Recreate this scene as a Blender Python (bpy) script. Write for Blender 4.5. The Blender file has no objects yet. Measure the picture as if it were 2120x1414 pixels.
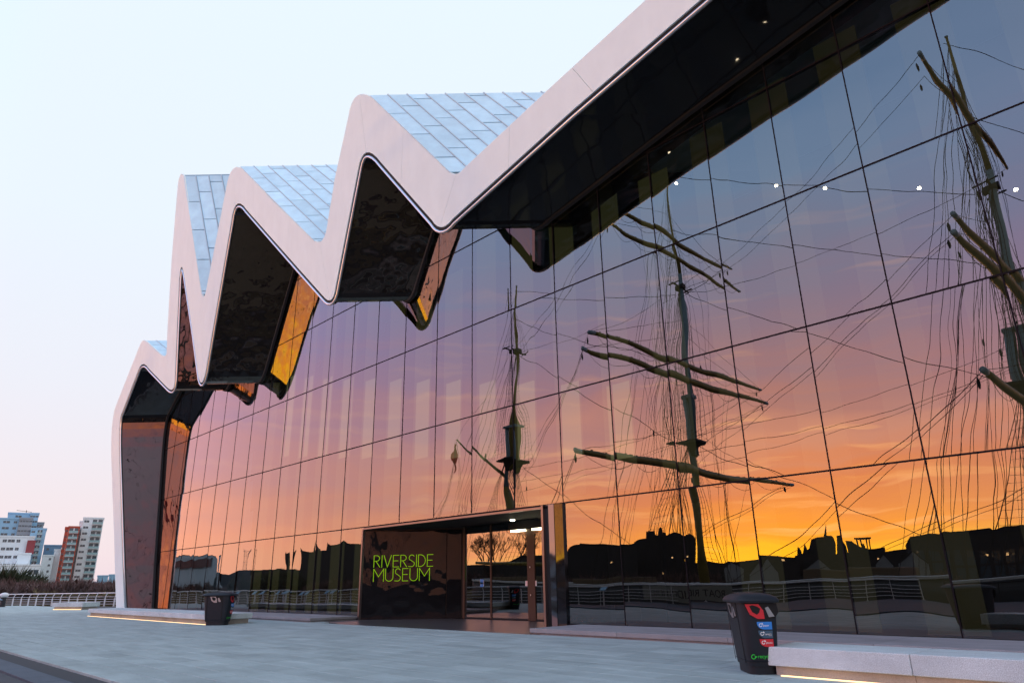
import bpy, math, random
from mathutils import Vector, Matrix, noise as mnoise
R = math.radians
random.seed(7)
scn = bpy.context.scene
COL = scn.collection

# ---------------------------------------------------------------- camera
F_PX, YAW, PITCH, ROLL = 1431.99, 0.800493, 0.334921, 0.0178036
EYE = Vector((0, 0, 1.5))
cy_, sy_ = math.cos(YAW), math.sin(YAW)
cp_, sp_ = math.cos(PITCH), math.sin(PITCH)
cr_, sr_ = math.cos(ROLL), math.sin(ROLL)
RIGHT0 = Vector((cy_, sy_, 0))
FWD = Vector((-sy_ * cp_, cy_ * cp_, sp_))
UP0 = RIGHT0.cross(FWD)
CR = RIGHT0 * cr_ - UP0 * sr_
CU = RIGHT0 * sr_ + UP0 * cr_
cam = bpy.data.cameras.new('camera')
camo = bpy.data.objects.new('camera', cam)
COL.objects.link(camo)
m3 = Matrix((CR, CU, -FWD)).transposed()
camo.matrix_world = Matrix.Translation(EYE) @ m3.to_4x4()
cam.sensor_width = 36
cam.lens = F_PX * 36 / 2120
cam.clip_start = 0.05
cam.clip_end = 20000
scn.camera = camo

# direction of sight through a point of the survey photograph (used only to turn measured angles into metres)
def ray(px, py):
    a = (px - 1060) / F_PX; b = -(py - 707) / F_PX
    return CR * a + CU * b + FWD
def on_y(px, py, y):
    r = ray(px, py); return EYE + r * (y / r.y)
def on_z(px, py, z):
    r = ray(px, py); return EYE + r * ((z - 1.5) / r.z)
FLEAN = .09           # the fascia leans out towards the river as it rises
def on_f(px, py):
    r = ray(px, py); k = (15.68 + FLEAN * 13.8) / (r.y + FLEAN * r.z); return EYE + r * k
def azel(px, py):
    r = ray(px, py)
    return math.atan2(r.x, r.y), math.atan2(r.z, math.hypot(r.x, r.y))

YG = 18.64            # plane of the glass
YF = 15.68            # plane of the fascia
RD = Vector((0.697, 0.717, 0))   # direction of the roof pleats
def mirror_y(y): return 2 * YG - y

# ---------------------------------------------------------------- render look
vs = scn.view_settings
vs.view_transform = 'Standard'; vs.look = 'None'; vs.gamma = 1; vs.exposure = 0.3
vs.use_curve_mapping = False
scn.render.engine = 'CYCLES'
scn.cycles.max_bounces = 8
scn.cycles.glossy_bounces = 5
scn.cycles.transparent_max_bounces = 12
scn.cycles.sample_clamp_indirect = 4
scn.cycles.use_denoising = True

# ---------------------------------------------------------------- sky
SUN_AZ_V = R(-25.5)                      # azimuth of the glow as it stands in the glass
SUND = Vector((math.sin(SUN_AZ_V), -math.cos(SUN_AZ_V), 0))
world = bpy.data.worlds.new('World'); scn.world = world; world.use_nodes = True
nt = world.node_tree; nt.nodes.clear()
N = nt.nodes; L = nt.links
def nd(t, **k):
    n = N.new(t)
    for a, b in k.items(): setattr(n, a, b)
    return n
def wm(op, a=None, b=None, c=None, clamp=False):
    n = nd('ShaderNodeMath', operation=op); n.use_clamp = clamp
    for i, v in enumerate((a, b, c)):
        if v is None: continue
        if isinstance(v, (int, float)): n.inputs[i].default_value = v
        else: L.new(v, n.inputs[i])
    return n.outputs[0]
def ramp(fac, stops, interp='LINEAR'):
    n = nd('ShaderNodeValToRGB'); cr = n.color_ramp; cr.interpolation = interp
    while len(cr.elements) > 1: cr.elements.remove(cr.elements[-1])
    cr.elements[0].position = stops[0][0]; cr.elements[0].color = (*stops[0][1], 1)
    for p, c in stops[1:]:
        e = cr.elements.new(p); e.color = (*c, 1)
    L.new(fac, n.inputs[0]); return n.outputs[0]
def wmix(f, a, b):
    n = nd('ShaderNodeMix', data_type='RGBA'); n.clamp_result = False
    if isinstance(f, float): n.inputs[0].default_value = f
    else: L.new(f, n.inputs[0])
    L.new(a, n.inputs[6]); L.new(b, n.inputs[7]); return n.outputs[2]
tc = nd('ShaderNodeTexCoord')
sep = nd('ShaderNodeSeparateXYZ'); L.new(tc.outputs['Generated'], sep.inputs[0])
sx, sy, sz = sep.outputs
elev = wm('MULTIPLY', wm('ARCSINE', sz), 2 / math.pi)       # 0..1 of ninety degrees
hl = wm('SQRT', wm('ADD', wm('MULTIPLY', sx, sx), wm('MULTIPLY', sy, sy)))
sdot = wm('DIVIDE', wm('ADD', wm('MULTIPLY', sx, SUND.x), wm('MULTIPLY', sy, SUND.y)), wm('MAXIMUM', hl, 1e-4))
# streaky cloud: noise stretched along the horizon
mp = nd('ShaderNodeMapping'); mp.inputs['Scale'].default_value = (1.6, 1.6, 13)
mp.inputs['Rotation'].default_value = (R(3), R(-3), 0)
L.new(tc.outputs['Generated'], mp.inputs[0])
nz = nd('ShaderNodeTexNoise'); nz.inputs['Scale'].default_value = 1.5; nz.inputs['Detail'].default_value = 6
nz.inputs['Roughness'].default_value = .55; nz.inputs['Distortion'].default_value = .6
L.new(mp.outputs[0], nz.inputs['Vector'])
mp2 = nd('ShaderNodeMapping'); mp2.inputs['Scale'].default_value = (3, 3, 42)
L.new(tc.outputs['Generated'], mp2.inputs[0])
nz2 = nd('ShaderNodeTexNoise'); nz2.inputs['Scale'].default_value = 1.3; nz2.inputs['Detail'].default_value = 5
L.new(mp2.outputs[0], nz2.inputs['Vector'])
cl1 = wm('SUBTRACT', nz.outputs[0], .5)
cl2 = wm('SUBTRACT', nz2.outputs[0], .5)
west_w = wm('SMOOTH_MIN', wm('MAXIMUM', wm('ADD', wm('MULTIPLY', sdot, 1.4), .35), 0.0), 1.0, .1)
ew = wm('ADD', elev, wm('MULTIPLY', wm('MULTIPLY', cl1, .085), west_w))
def st(deg): return deg / 90
near_sun = ramp(ew, [(0, (5.1, 2.72, 0.085)), (st(2), (4.93, 2.29, 0.085)), (st(3.4), (4.42, 1.5, 0.119)), (st(6.5), (3.31, 0.952, 0.34)), (st(10), (2.89, 1.16, 0.714)),
                     (st(13.5), (1.95, 0.85, 0.731)), (st(17), (1.34, 0.82, 0.98)), (st(20.5), (1.08, 0.82, 1.12)), (st(25), (0.84, 0.90, 1.28)), (st(30), (0.66, 1.0, 1.52)), (st(36), (0.50, 0.86, 1.42)), (st(60), (0.406, 0.693, 1.19)), (1, (0.66, 0.86, 1.15))])
far_sun = ramp(ew, [(0, (2.7, 1.28, 0.81)), (st(3), (2.83, 1.16, 0.756)), (st(6.5), (2.22, 0.999, 0.837)), (st(11), (1.75, 0.909, 1.05)),
                    (st(15), (1.32, 0.824, 1.24)), (st(19), (1.05, 0.824, 1.39)), (st(23), (0.81, 0.891, 1.48)), (st(32), (0.675, 0.918, 1.48)), (st(45), (0.516, 0.796, 1.23)), (st(60), (0.549, 0.772, 1.17)), (1, (0.66, 0.86, 1.15))])
east = ramp(elev, [(0, (.725, .61, .665)), (st(6), (.716, .64, .70)), (st(14), (.695, .70, .775)), (st(26), (.69, .755, .835)), (st(45), (.69, .78, .86)), (st(65), (.68, .80, .94)), (1, (.60, .78, 1.04))])
ns = wm('POWER', wm('MAXIMUM', sdot, 0.0), 14.0)
west = wmix(ns, far_sun, near_sun)
# thin bright bars of cloud low over the sunset
bar = wm('MULTIPLY', wm('MAXIMUM', wm('SUBTRACT', cl2, .07), 0.0), 9.0)
barh = ramp(elev, [(0, (.3,) * 3), (st(3), (1,) * 3), (st(8), (.9,) * 3), (st(16), (.35,) * 3), (st(30), (0,) * 3)])
bw = wm('MULTIPLY', wm('MULTIPLY', wm('MULTIPLY', bar, barh), .55), wm('ADD', wm('MULTIPLY', wm('POWER', wm('MAXIMUM', sdot, 0.0), 14.0), .7), .3), clamp=True)
barc = nd('ShaderNodeRGB'); barc.outputs[0].default_value = (5.6, 2.7, .9, 1)
barc2 = nd('ShaderNodeRGB'); barc2.outputs[0].default_value = (2.9, 1.6, 1.0, 1)
west = wmix(bw, west, wmix(ns, barc2.outputs[0], barc.outputs[0]))
f_we = nd('ShaderNodeMapRange'); f_we.interpolation_type = 'SMOOTHSTEP'
f_we.inputs['From Min'].default_value = .32; f_we.inputs['From Max'].default_value = .68
L.new(sdot, f_we.inputs[0])
skyc = wmix(f_we.outputs[0], east, west)
bg = nd('ShaderNodeBackground'); L.new(skyc, bg.inputs[0]); bg.inputs[1].default_value = .96
nish = nd('ShaderNodeTexSky', sky_type='NISHITA'); nish.sun_disc = False
nish.sun_elevation = R(1.2); nish.sun_rotation = math.atan2(SUND.x, SUND.y)
bg2 = nd('ShaderNodeBackground'); L.new(nish.outputs[0], bg2.inputs[0]); bg2.inputs[1].default_value = .05
ads = nd('ShaderNodeAddShader'); L.new(bg.outputs[0], ads.inputs[0]); L.new(bg2.outputs[0], ads.inputs[1])
wo = nd('ShaderNodeOutputWorld'); L.new(ads.outputs[0], wo.inputs[0])

# ---------------------------------------------------------------- sun, very low behind the far bank
sl = bpy.data.lights.new('sun', 'SUN'); sl.energy = .3; sl.angle = R(2); sl.color = (1, .52, .2)
so = bpy.data.objects.new('sun', sl); COL.objects.link(so)
sd = Vector((SUND.x * math.cos(R(.2)), SUND.y * math.cos(R(.2)), math.sin(R(.2))))
so.rotation_euler = sd.to_track_quat('Z', 'Y').to_euler()

# ---------------------------------------------------------------- materials
def mat(name, col, rough=.6, metal=0., noise=None, bump=None, spec=.5, coat=0.):
    """noise=(scale, amount[, stretch]); bump=(scale, strength, distance)"""
    m = bpy.data.materials.new(name); m.use_nodes = True
    t = m.node_tree; p = t.nodes['Principled BSDF']
    p.inputs['Base Color'].default_value = (*col, 1)
    p.inputs['Roughness'].default_value = rough; p.inputs['Metallic'].default_value = metal
    p.inputs['Specular IOR Level'].default_value = spec
    if coat: p.inputs['Coat Weight'].default_value = coat
    def coord(stretch=(1, 1, 1)):
        c = t.nodes.new('ShaderNodeTexCoord'); g = t.nodes.new('ShaderNodeNewGeometry')
        mm = t.nodes.new('ShaderNodeMapping'); mm.inputs['Scale'].default_value = stretch
        t.links.new(g.outputs['Position'], mm.inputs[0]); return mm.outputs[0]
    if noise:
        n = t.nodes.new('ShaderNodeTexNoise'); n.inputs['Scale'].default_value = noise[0]; n.inputs['Detail'].default_value = 7
        n.inputs['Roughness'].default_value = .62
        t.links.new(coord(noise[2] if len(noise) > 2 else (1, 1, 1)), n.inputs['Vector'])
        r = t.nodes.new('ShaderNodeValToRGB'); a = noise[1]
        r.color_ramp.elements[0].position = .3; r.color_ramp.elements[1].position = .7
        r.color_ramp.elements[0].color = (*[max(c * (1 - a), 0) for c in col], 1)
        r.color_ramp.elements[1].color = (*[min(c * (1 + a), 1) for c in col], 1)
        t.links.new(n.outputs[0], r.inputs[0]); t.links.new(r.outputs[0], p.inputs['Base Color'])
    if bump:
        n = t.nodes.new('ShaderNodeTexNoise'); n.inputs['Scale'].default_value = bump[0]; n.inputs['Detail'].default_value = 5
        t.links.new(coord(), n.inputs['Vector'])
        b = t.nodes.new('ShaderNodeBump'); b.inputs['Strength'].default_value = bump[1]; b.inputs['Distance'].default_value = bump[2]
        t.links.new(n.outputs[0], b.inputs['Height']); t.links.new(b.outputs[0], p.inputs['Normal'])
    return m
def emit(name, col, s):
    m = bpy.data.materials.new(name); m.use_nodes = True; t = m.node_tree
    t.nodes.clear(); e = t.nodes.new('ShaderNodeEmission'); o = t.nodes.new('ShaderNodeOutputMaterial')
    e.inputs[0].default_value = (*col, 1); e.inputs[1].default_value = s; t.links.new(e.outputs[0], o.inputs[0]); return m

def schlick(t, f0, pw=5.0):
    g = t.nodes.new('ShaderNodeNewGeometry'); d = t.nodes.new('ShaderNodeVectorMath'); d.operation = 'DOT_PRODUCT'
    t.links.new(g.outputs['Incoming'], d.inputs[0]); t.links.new(g.outputs['Normal'], d.inputs[1])
    def mm(op, a, b=None):
        n = t.nodes.new('ShaderNodeMath'); n.operation = op
        for i, v in enumerate((a, b)):
            if v is None: continue
            if isinstance(v, (int, float)): n.inputs[i].default_value = v
            else: t.links.new(v, n.inputs[i])
        return n.outputs[0]
    c = mm('ABSOLUTE', d.outputs['Value']); p = mm('POWER', mm('SUBTRACT', 1.0, c), pw)
    return mm('ADD', mm('MULTIPLY', p, 1 - f0), f0)
def wavy_gloss(name, tint, waves, transp=None, ior=None, rough=0.0):
    """mirror-like sheet with slow waves; waves = (scale, distance, stretch)"""
    m = bpy.data.materials.new(name); m.use_nodes = True; t = m.node_tree; t.nodes.clear()
    o = t.nodes.new('ShaderNodeOutputMaterial')
    g = t.nodes.new('ShaderNodeBsdfGlossy'); g.inputs['Roughness'].default_value = rough; g.inputs[0].default_value = (*tint, 1)
    geo = t.nodes.new('ShaderNodeNewGeometry'); oi = t.nodes.new('ShaderNodeObjectInfo')
    mp = t.nodes.new('ShaderNodeMapping'); mp.inputs['Scale'].default_value = waves[2]
    t.links.new(geo.outputs['Position'], mp.inputs[0])
    n = t.nodes.new('ShaderNodeTexNoise'); n.noise_dimensions = '4D'; n.inputs['Scale'].default_value = waves[0]
    n.inputs['Detail'].default_value = 1.5; n.inputs['Roughness'].default_value = .35
    mw = t.nodes.new('ShaderNodeMath'); mw.operation = 'MULTIPLY'; mw.inputs[1].default_value = 40
    t.links.new(oi.outputs['Random'], mw.inputs[0]); t.links.new(mw.outputs[0], n.inputs['W'])
    t.links.new(mp.outputs[0], n.inputs['Vector'])
    b = t.nodes.new('ShaderNodeBump'); b.inputs['Strength'].default_value = 1; b.inputs['Distance'].default_value = waves[1]
    t.links.new(n.outputs[0], b.inputs['Height']); t.links.new(b.outputs[0], g.inputs['Normal'])
    if transp:
        fr = schlick(t, ior)
        tr = t.nodes.new('ShaderNodeBsdfTransparent'); tr.inputs[0].default_value = (*transp, 1)
        mx = t.nodes.new('ShaderNodeMixShader')
        t.links.new(fr, mx.inputs[0]); t.links.new(tr.outputs[0], mx.inputs[1]); t.links.new(g.outputs[0], mx.inputs[2])
        t.links.new(mx.outputs[0], o.inputs[0])
    elif ior:
        fr = schlick(t, ior, 1.75)
        df = t.nodes.new('ShaderNodeBsdfDiffuse'); df.inputs[0].default_value = (.01, .01, .011, 1)
        mx = t.nodes.new('ShaderNodeMixShader')
        t.links.new(fr, mx.inputs[0]); t.links.new(df.outputs[0], mx.inputs[1]); t.links.new(g.outputs[0], mx.inputs[2])
        t.links.new(mx.outputs[0], o.inputs[0])
    else:
        t.links.new(g.outputs[0], o.inputs[0])
    return m

M = {}
M['glass'] = wavy_gloss('tinted_glass', (.97, .95, .97), (.42, .018, (1, 1, .85)), (.42, .42, .40), .17)
M['glass_core'] = mat('glass_edge', (.01, .012, .012), .3)
M['doorglass'] = wavy_gloss('door_glass', (.95, .93, .93), (.4, .004, (1, 1, 1)), (.3, .3, .3), .19)
M['steel'] = wavy_gloss('polished_dark_steel', (1, .92, .78), (1.2, .045, (1, 1, 1)), None, .05, .012)
M['sign_steel'] = wavy_gloss('sign_wall_steel', (.80, .72, .70), (1.1, .030, (1, 1, 1)), None, .010, .02)
M['steel_reveal'] = wavy_gloss('polished_reveal_steel', (1, .66, .50), (.9, .06, (1, 1, .8)), None, .045, .01)
M['soffit'] = wavy_gloss('soffit_black_steel', (.55, .52, .52), (.9, .03, (1, 1, .5)), None, .015, .05)
M['jamb'] = wavy_gloss('jamb_steel', (.42, .44, .50), (.8, .03, (1, 1, 1)), None, .07, .06)
M['lip'] = mat('steel_lip', (.20, .17, .17), .3, .9)
M['mullion'] = mat('mullion_rubber', (.012, .009, .011), .8, 0, None, None, .1)
M['fascia'] = mat('fascia_white_metal', (.79, .91, .895), .55, 0, (1.3, .035, (1, 1, .4)), (3, .12, .01), .35)
M['trim'] = mat('edge_tube_zinc', (.62, .64, .68), .3, .8)
M['gap'] = mat('shadow_gap', (.012, .012, .014), .8)
def zinc_mat():
    m = mat('roof_zinc', (.60, .82, .92), .45, .1, (1.2, .10, (1, 1, 1)), (4, .1, .01))
    t = m.node_tree; p = t.nodes['Principled BSDF']
    oi = t.nodes.new('ShaderNodeObjectInfo'); mr = t.nodes.new('ShaderNodeMapRange')
    mr.inputs['To Min'].default_value = .90; mr.inputs['To Max'].default_value = 1.08
    t.links.new(oi.outputs['Random'], mr.inputs[0])
    src = p.inputs['Base Color'].links[0].from_socket
    hs = t.nodes.new('ShaderNodeHueSaturation'); t.links.new(mr.outputs[0], hs.inputs['Value']); t.links.new(src, hs.inputs['Color'])
    t.links.new(hs.outputs[0], p.inputs['Base Color']); return m
M['zinc'] = zinc_mat()
M['seam'] = mat('roof_seam_zinc', (.52, .62, .68), .4, .1)
M['underroof'] = mat('roof_underlay', (.20, .30, .38), .8)
def stone_mat(name, col, var, grain=.10, rough=.75):
    m = mat(name, col, rough, 0, (1.1, var), (60, .25, .004), .3)
    t = m.node_tree; p = t.nodes['Principled BSDF']
    src = p.inputs['Base Color'].links[0].from_socket
    g = t.nodes.new('ShaderNodeNewGeometry'); n = t.nodes.new('ShaderNodeTexNoise'); n.inputs['Scale'].default_value = 95
    n.inputs['Detail'].default_value = 3
    t.links.new(g.outputs['Position'], n.inputs['Vector'])
    oi = t.nodes.new('ShaderNodeObjectInfo')
    mr = t.nodes.new('ShaderNodeMapRange'); mr.inputs['From Min'].default_value = .3; mr.inputs['From Max'].default_value = .7
    mr.inputs['To Min'].default_value = 1 - grain * 1.6; mr.inputs['To Max'].default_value = 1 + grain * 1.6
    t.links.new(n.outputs[0], mr.inputs[0])
    mr2 = t.nodes.new('ShaderNodeMapRange'); mr2.inputs['To Min'].default_value = .93; mr2.inputs['To Max'].default_value = 1.06
    t.links.new(oi.outputs['Random'], mr2.inputs[0])
    # long soft scuffs left by sweeping and feet
    mp = t.nodes.new('ShaderNodeMapping'); mp.inputs['Scale'].default_value = (.35, 1.8, 1); mp.inputs['Rotation'].default_value = (0, 0, R(35))
    t.links.new(g.outputs['Position'], mp.inputs[0])
    n3 = t.nodes.new('ShaderNodeTexNoise'); n3.inputs['Scale'].default_value = 1.2; n3.inputs['Detail'].default_value = 8; n3.inputs['Roughness'].default_value = .7
    t.links.new(mp.outputs[0], n3.inputs['Vector'])
    mr3 = t.nodes.new('ShaderNodeMapRange'); mr3.inputs['From Min'].default_value = .35; mr3.inputs['From Max'].default_value = .68
    mr3.inputs['To Min'].default_value = .84; mr3.inputs['To Max'].default_value = 1.08
    t.links.new(n3.outputs[0], mr3.inputs[0])
    a = t.nodes.new('ShaderNodeMath'); a.operation = 'MULTIPLY'; t.links.new(mr.outputs[0], a.inputs[0]); t.links.new(mr2.outputs[0], a.inputs[1])
    a2 = t.nodes.new('ShaderNodeMath'); a2.operation = 'MULTIPLY'; t.links.new(a.outputs[0], a2.inputs[0]); t.links.new(mr3.outputs[0], a2.inputs[1])
    hs = t.nodes.new('ShaderNodeHueSaturation'); t.links.new(a2.outputs[0], hs.inputs['Value']); t.links.new(src, hs.inputs['Color'])
    t.links.new(hs.outputs[0], p.inputs['Base Color']); return m
def slab_tone(m):
    t = m.node_tree; p = t.nodes['Principled BSDF']; src = p.inputs['Base Color'].links[0].from_socket
    g = t.nodes.new('ShaderNodeNewGeometry'); sp = t.nodes.new('ShaderNodeSeparateXYZ'); t.links.new(g.outputs['Position'], sp.inputs[0])
    def mm(op, a, b=None):
        n = t.nodes.new('ShaderNodeMath'); n.operation = op
        for i, v in enumerate((a, b)):
            if v is None: continue
            if isinstance(v, (int, float)): n.inputs[i].default_value = v
            else: t.links.new(v, n.inputs[i])
        return n.outputs[0]
    j = mm('FLOOR', mm('DIVIDE', sp.outputs[1], .6))
    off = mm('ADD', mm('MULTIPLY', mm('FLOORED_MODULO', j, 2), .6), mm('MULTIPLY', mm('FLOORED_MODULO', mm('MULTIPLY', j, 7), 5), .12))
    i = mm('FLOOR', mm('DIVIDE', mm('SUBTRACT', sp.outputs[0], off), 1.2))
    cb = t.nodes.new('ShaderNodeCombineXYZ'); t.links.new(i, cb.inputs[0]); t.links.new(j, cb.inputs[1])
    wn = t.nodes.new('ShaderNodeTexWhiteNoise'); wn.noise_dimensions = '2D'; t.links.new(cb.outputs[0], wn.inputs['Vector'])
    mr = t.nodes.new('ShaderNodeMapRange'); mr.inputs['To Min'].default_value = .92; mr.inputs['To Max'].default_value = 1.06
    t.links.new(wn.outputs['Value'], mr.inputs[0])
    hs = t.nodes.new('ShaderNodeHueSaturation'); t.links.new(mr.outputs[0], hs.inputs['Value']); t.links.new(src, hs.inputs['Color'])
    t.links.new(hs.outputs[0], p.inputs['Base Color']); return m
M['paving'] = stone_mat('granite_paving', (.36, .425, .42), .10)
slab_tone(M['paving'])
M['joint'] = mat('paving_joint', (.04, .045, .05), .9)
M['kerb'] = stone_mat('dark_kerb_granite', (.075, .10, .13), .1)
M['setts'] = stone_mat('dark_quay_setts', (.055, .062, .075), .15)
M['lobbyfloor'] = mat('entrance_mat_granite', (.06, .06, .065), .28, 0, (2, .2), None, .5)
M['bench'] = stone_mat('bench_granite', (.56, .61, .62), .10, .2)
M['benchbase'] = stone_mat('bench_base_granite', (.36, .32, .28), .14, .1)
M['plinth'] = stone_mat('plinth_granite', (.27, .26, .27), .1, .1)
M['led'] = emit('warm_led', (1, .62, .30), 2.4)
M['green_led'] = emit('green_led', (.42, .80, .015), .50)
M['lampw'] = emit('white_tube_lamp', (1, .9, .6), 12)
M['spot'] = emit('interior_spot_lamp', (1, .86, .6), 60)
M['spot_far'] = emit('far_bank_lamp', (1, .6, .25), 3)
M['int_dark'] = mat('interior_dark', (.012, .011, .012), .9)
M['int_floor'] = mat('interior_floor', (.03, .03, .03), .7)
M['fin'] = mat('interior_blind_glow', (.03, .03, .015), .8, 0, (.4, .12))
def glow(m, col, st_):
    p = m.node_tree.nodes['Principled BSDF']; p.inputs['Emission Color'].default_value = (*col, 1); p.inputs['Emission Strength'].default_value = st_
glow(M['fin'], (.9, .95, .35), .030)  # added emission: the blinds glow themselves, standing in for interior lighting
M['fin2'] = mat('interior_blind_glow_bright', (.03, .03, .015), .8, 0, (.4, .12)); glow(M['fin2'], (.95, .95, .45), .17)  # same blind, stronger added glow for the bright strips
M['fin3'] = mat('interior_blind_glow_faint', (.03, .03, .015), .8, 0, (.4, .12)); glow(M['fin3'], (.95, .95, .40), .017)  # same blind, weaker added glow towards the right
M['bin'] = mat('bin_plastic', (.012, .015, .021), .5, 0, (8, .1), (120, .1, .002), .3)
M['bindark'] = mat('bin_inside', (.004, .004, .004), .8)
M['red'] = mat('red_plastic', (.62, .02, .03), .4)
M['blue'] = mat('blue_sticker', (.03, .22, .65), .4)
M['teal'] = mat('teal_sticker', (.05, .10, .15), .4)
M['white'] = mat('white_print', (.8, .8, .8), .5)
M['greenp'] = mat('green_print', (.03, .62, .05), .5)
M['silver'] = mat('brushed_plate', (.45, .42, .42), .35, .8)
M['railw'] = mat('rail_white_paint', (.72, .70, .72), .4)
M['brush'] = mat('bare_brush', (.10, .058, .052), .9, 0, (.08, .5))
M['brushgreen'] = mat('evergreen_brush', (.04, .05, .022), .9)
M['bankgrass'] = mat('bank_dry_grass', (.16, .12, .065), .95, 0, (.15, .4))
M['hill'] = mat('hill_heath', (.26, .235, .30), .95, 0, (.004, .15))
M['tree'] = mat('bare_twigs', (.035, .024, .02), .9)
M['bark'] = mat('bark', (.04, .03, .025), .9)
M['blockwhite'] = mat('render_white', (.74, .82, .86), .7, 0, (.2, .05))
M['blockblue'] = mat('render_pale_blue', (.30, .52, .70), .6, 0, (.2, .05))
M['brick'] = mat('brick_red', (.50, .10, .06), .8, 0, (.6, .12))
M['redpanel'] = mat('panel_maroon', (.28, .05, .06), .6)
M['darkred'] = mat('dark_red_board', (.09, .015, .02), .6)
M['pane'] = mat('window_glass_dark', (.05, .07, .09), .08, 0, None, None, .8)
M['frame'] = mat('window_frame', (.62, .64, .66), .5)
M['balc'] = mat('balcony_glass', (.24, .40, .42), .15, 0, None, None, .8)
M['lattice'] = mat('lattice_grey', (.30, .33, .36), .5)
M['sil'] = mat('govan_wall_dark', (.028, .026, .028), .9, 0, (.1, .2))
M['silroof'] = mat('govan_slate', (.02, .02, .023), .8)
M['palewall'] = mat('shed_pale_wall', (.22, .23, .24), .8, 0, (.2, .1))
M['stand'] = mat('grandstand_cladding', (.42, .55, .66), .6)
M['hull'] = mat('ship_hull', (.03, .035, .04), .6, 0, (.3, .2))
M['hullw'] = mat('ship_rail_white', (.5, .5, .5), .6)
M['deck'] = mat('ship_deck', (.14, .10, .06), .8)
M['mastblue'] = mat('mast_paint_bluegrey', (.16, .25, .30), .5)
M['spar'] = mat('spar_varnish', (.20, .155, .03), .5, 0, (1.5, .3))
M['tipblue'] = mat('spar_tip_paint', (.22, .33, .42), .5)
M['iron'] = mat('ship_iron', (.015, .015, .018), .6)
M['rope'] = mat('tarred_rope', (.03, .025, .02), .9)
M['flag'] = mat('ensign_red', (.75, .03, .04), .8)
M['banner'] = mat('banner_cloth', (.30, .30, .26), .8)
M['black'] = mat('black_print', (.01, .01, .01), .7)
M['copper'] = mat('door_frame_copper', (.06, .028, .016), .6, .1)
def water_mat():
    m = mat('river_water', (.01, .016, .02), .06, 0, None, (1.6, .5, .12), .6); return m
M['water'] = water_mat()

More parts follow.
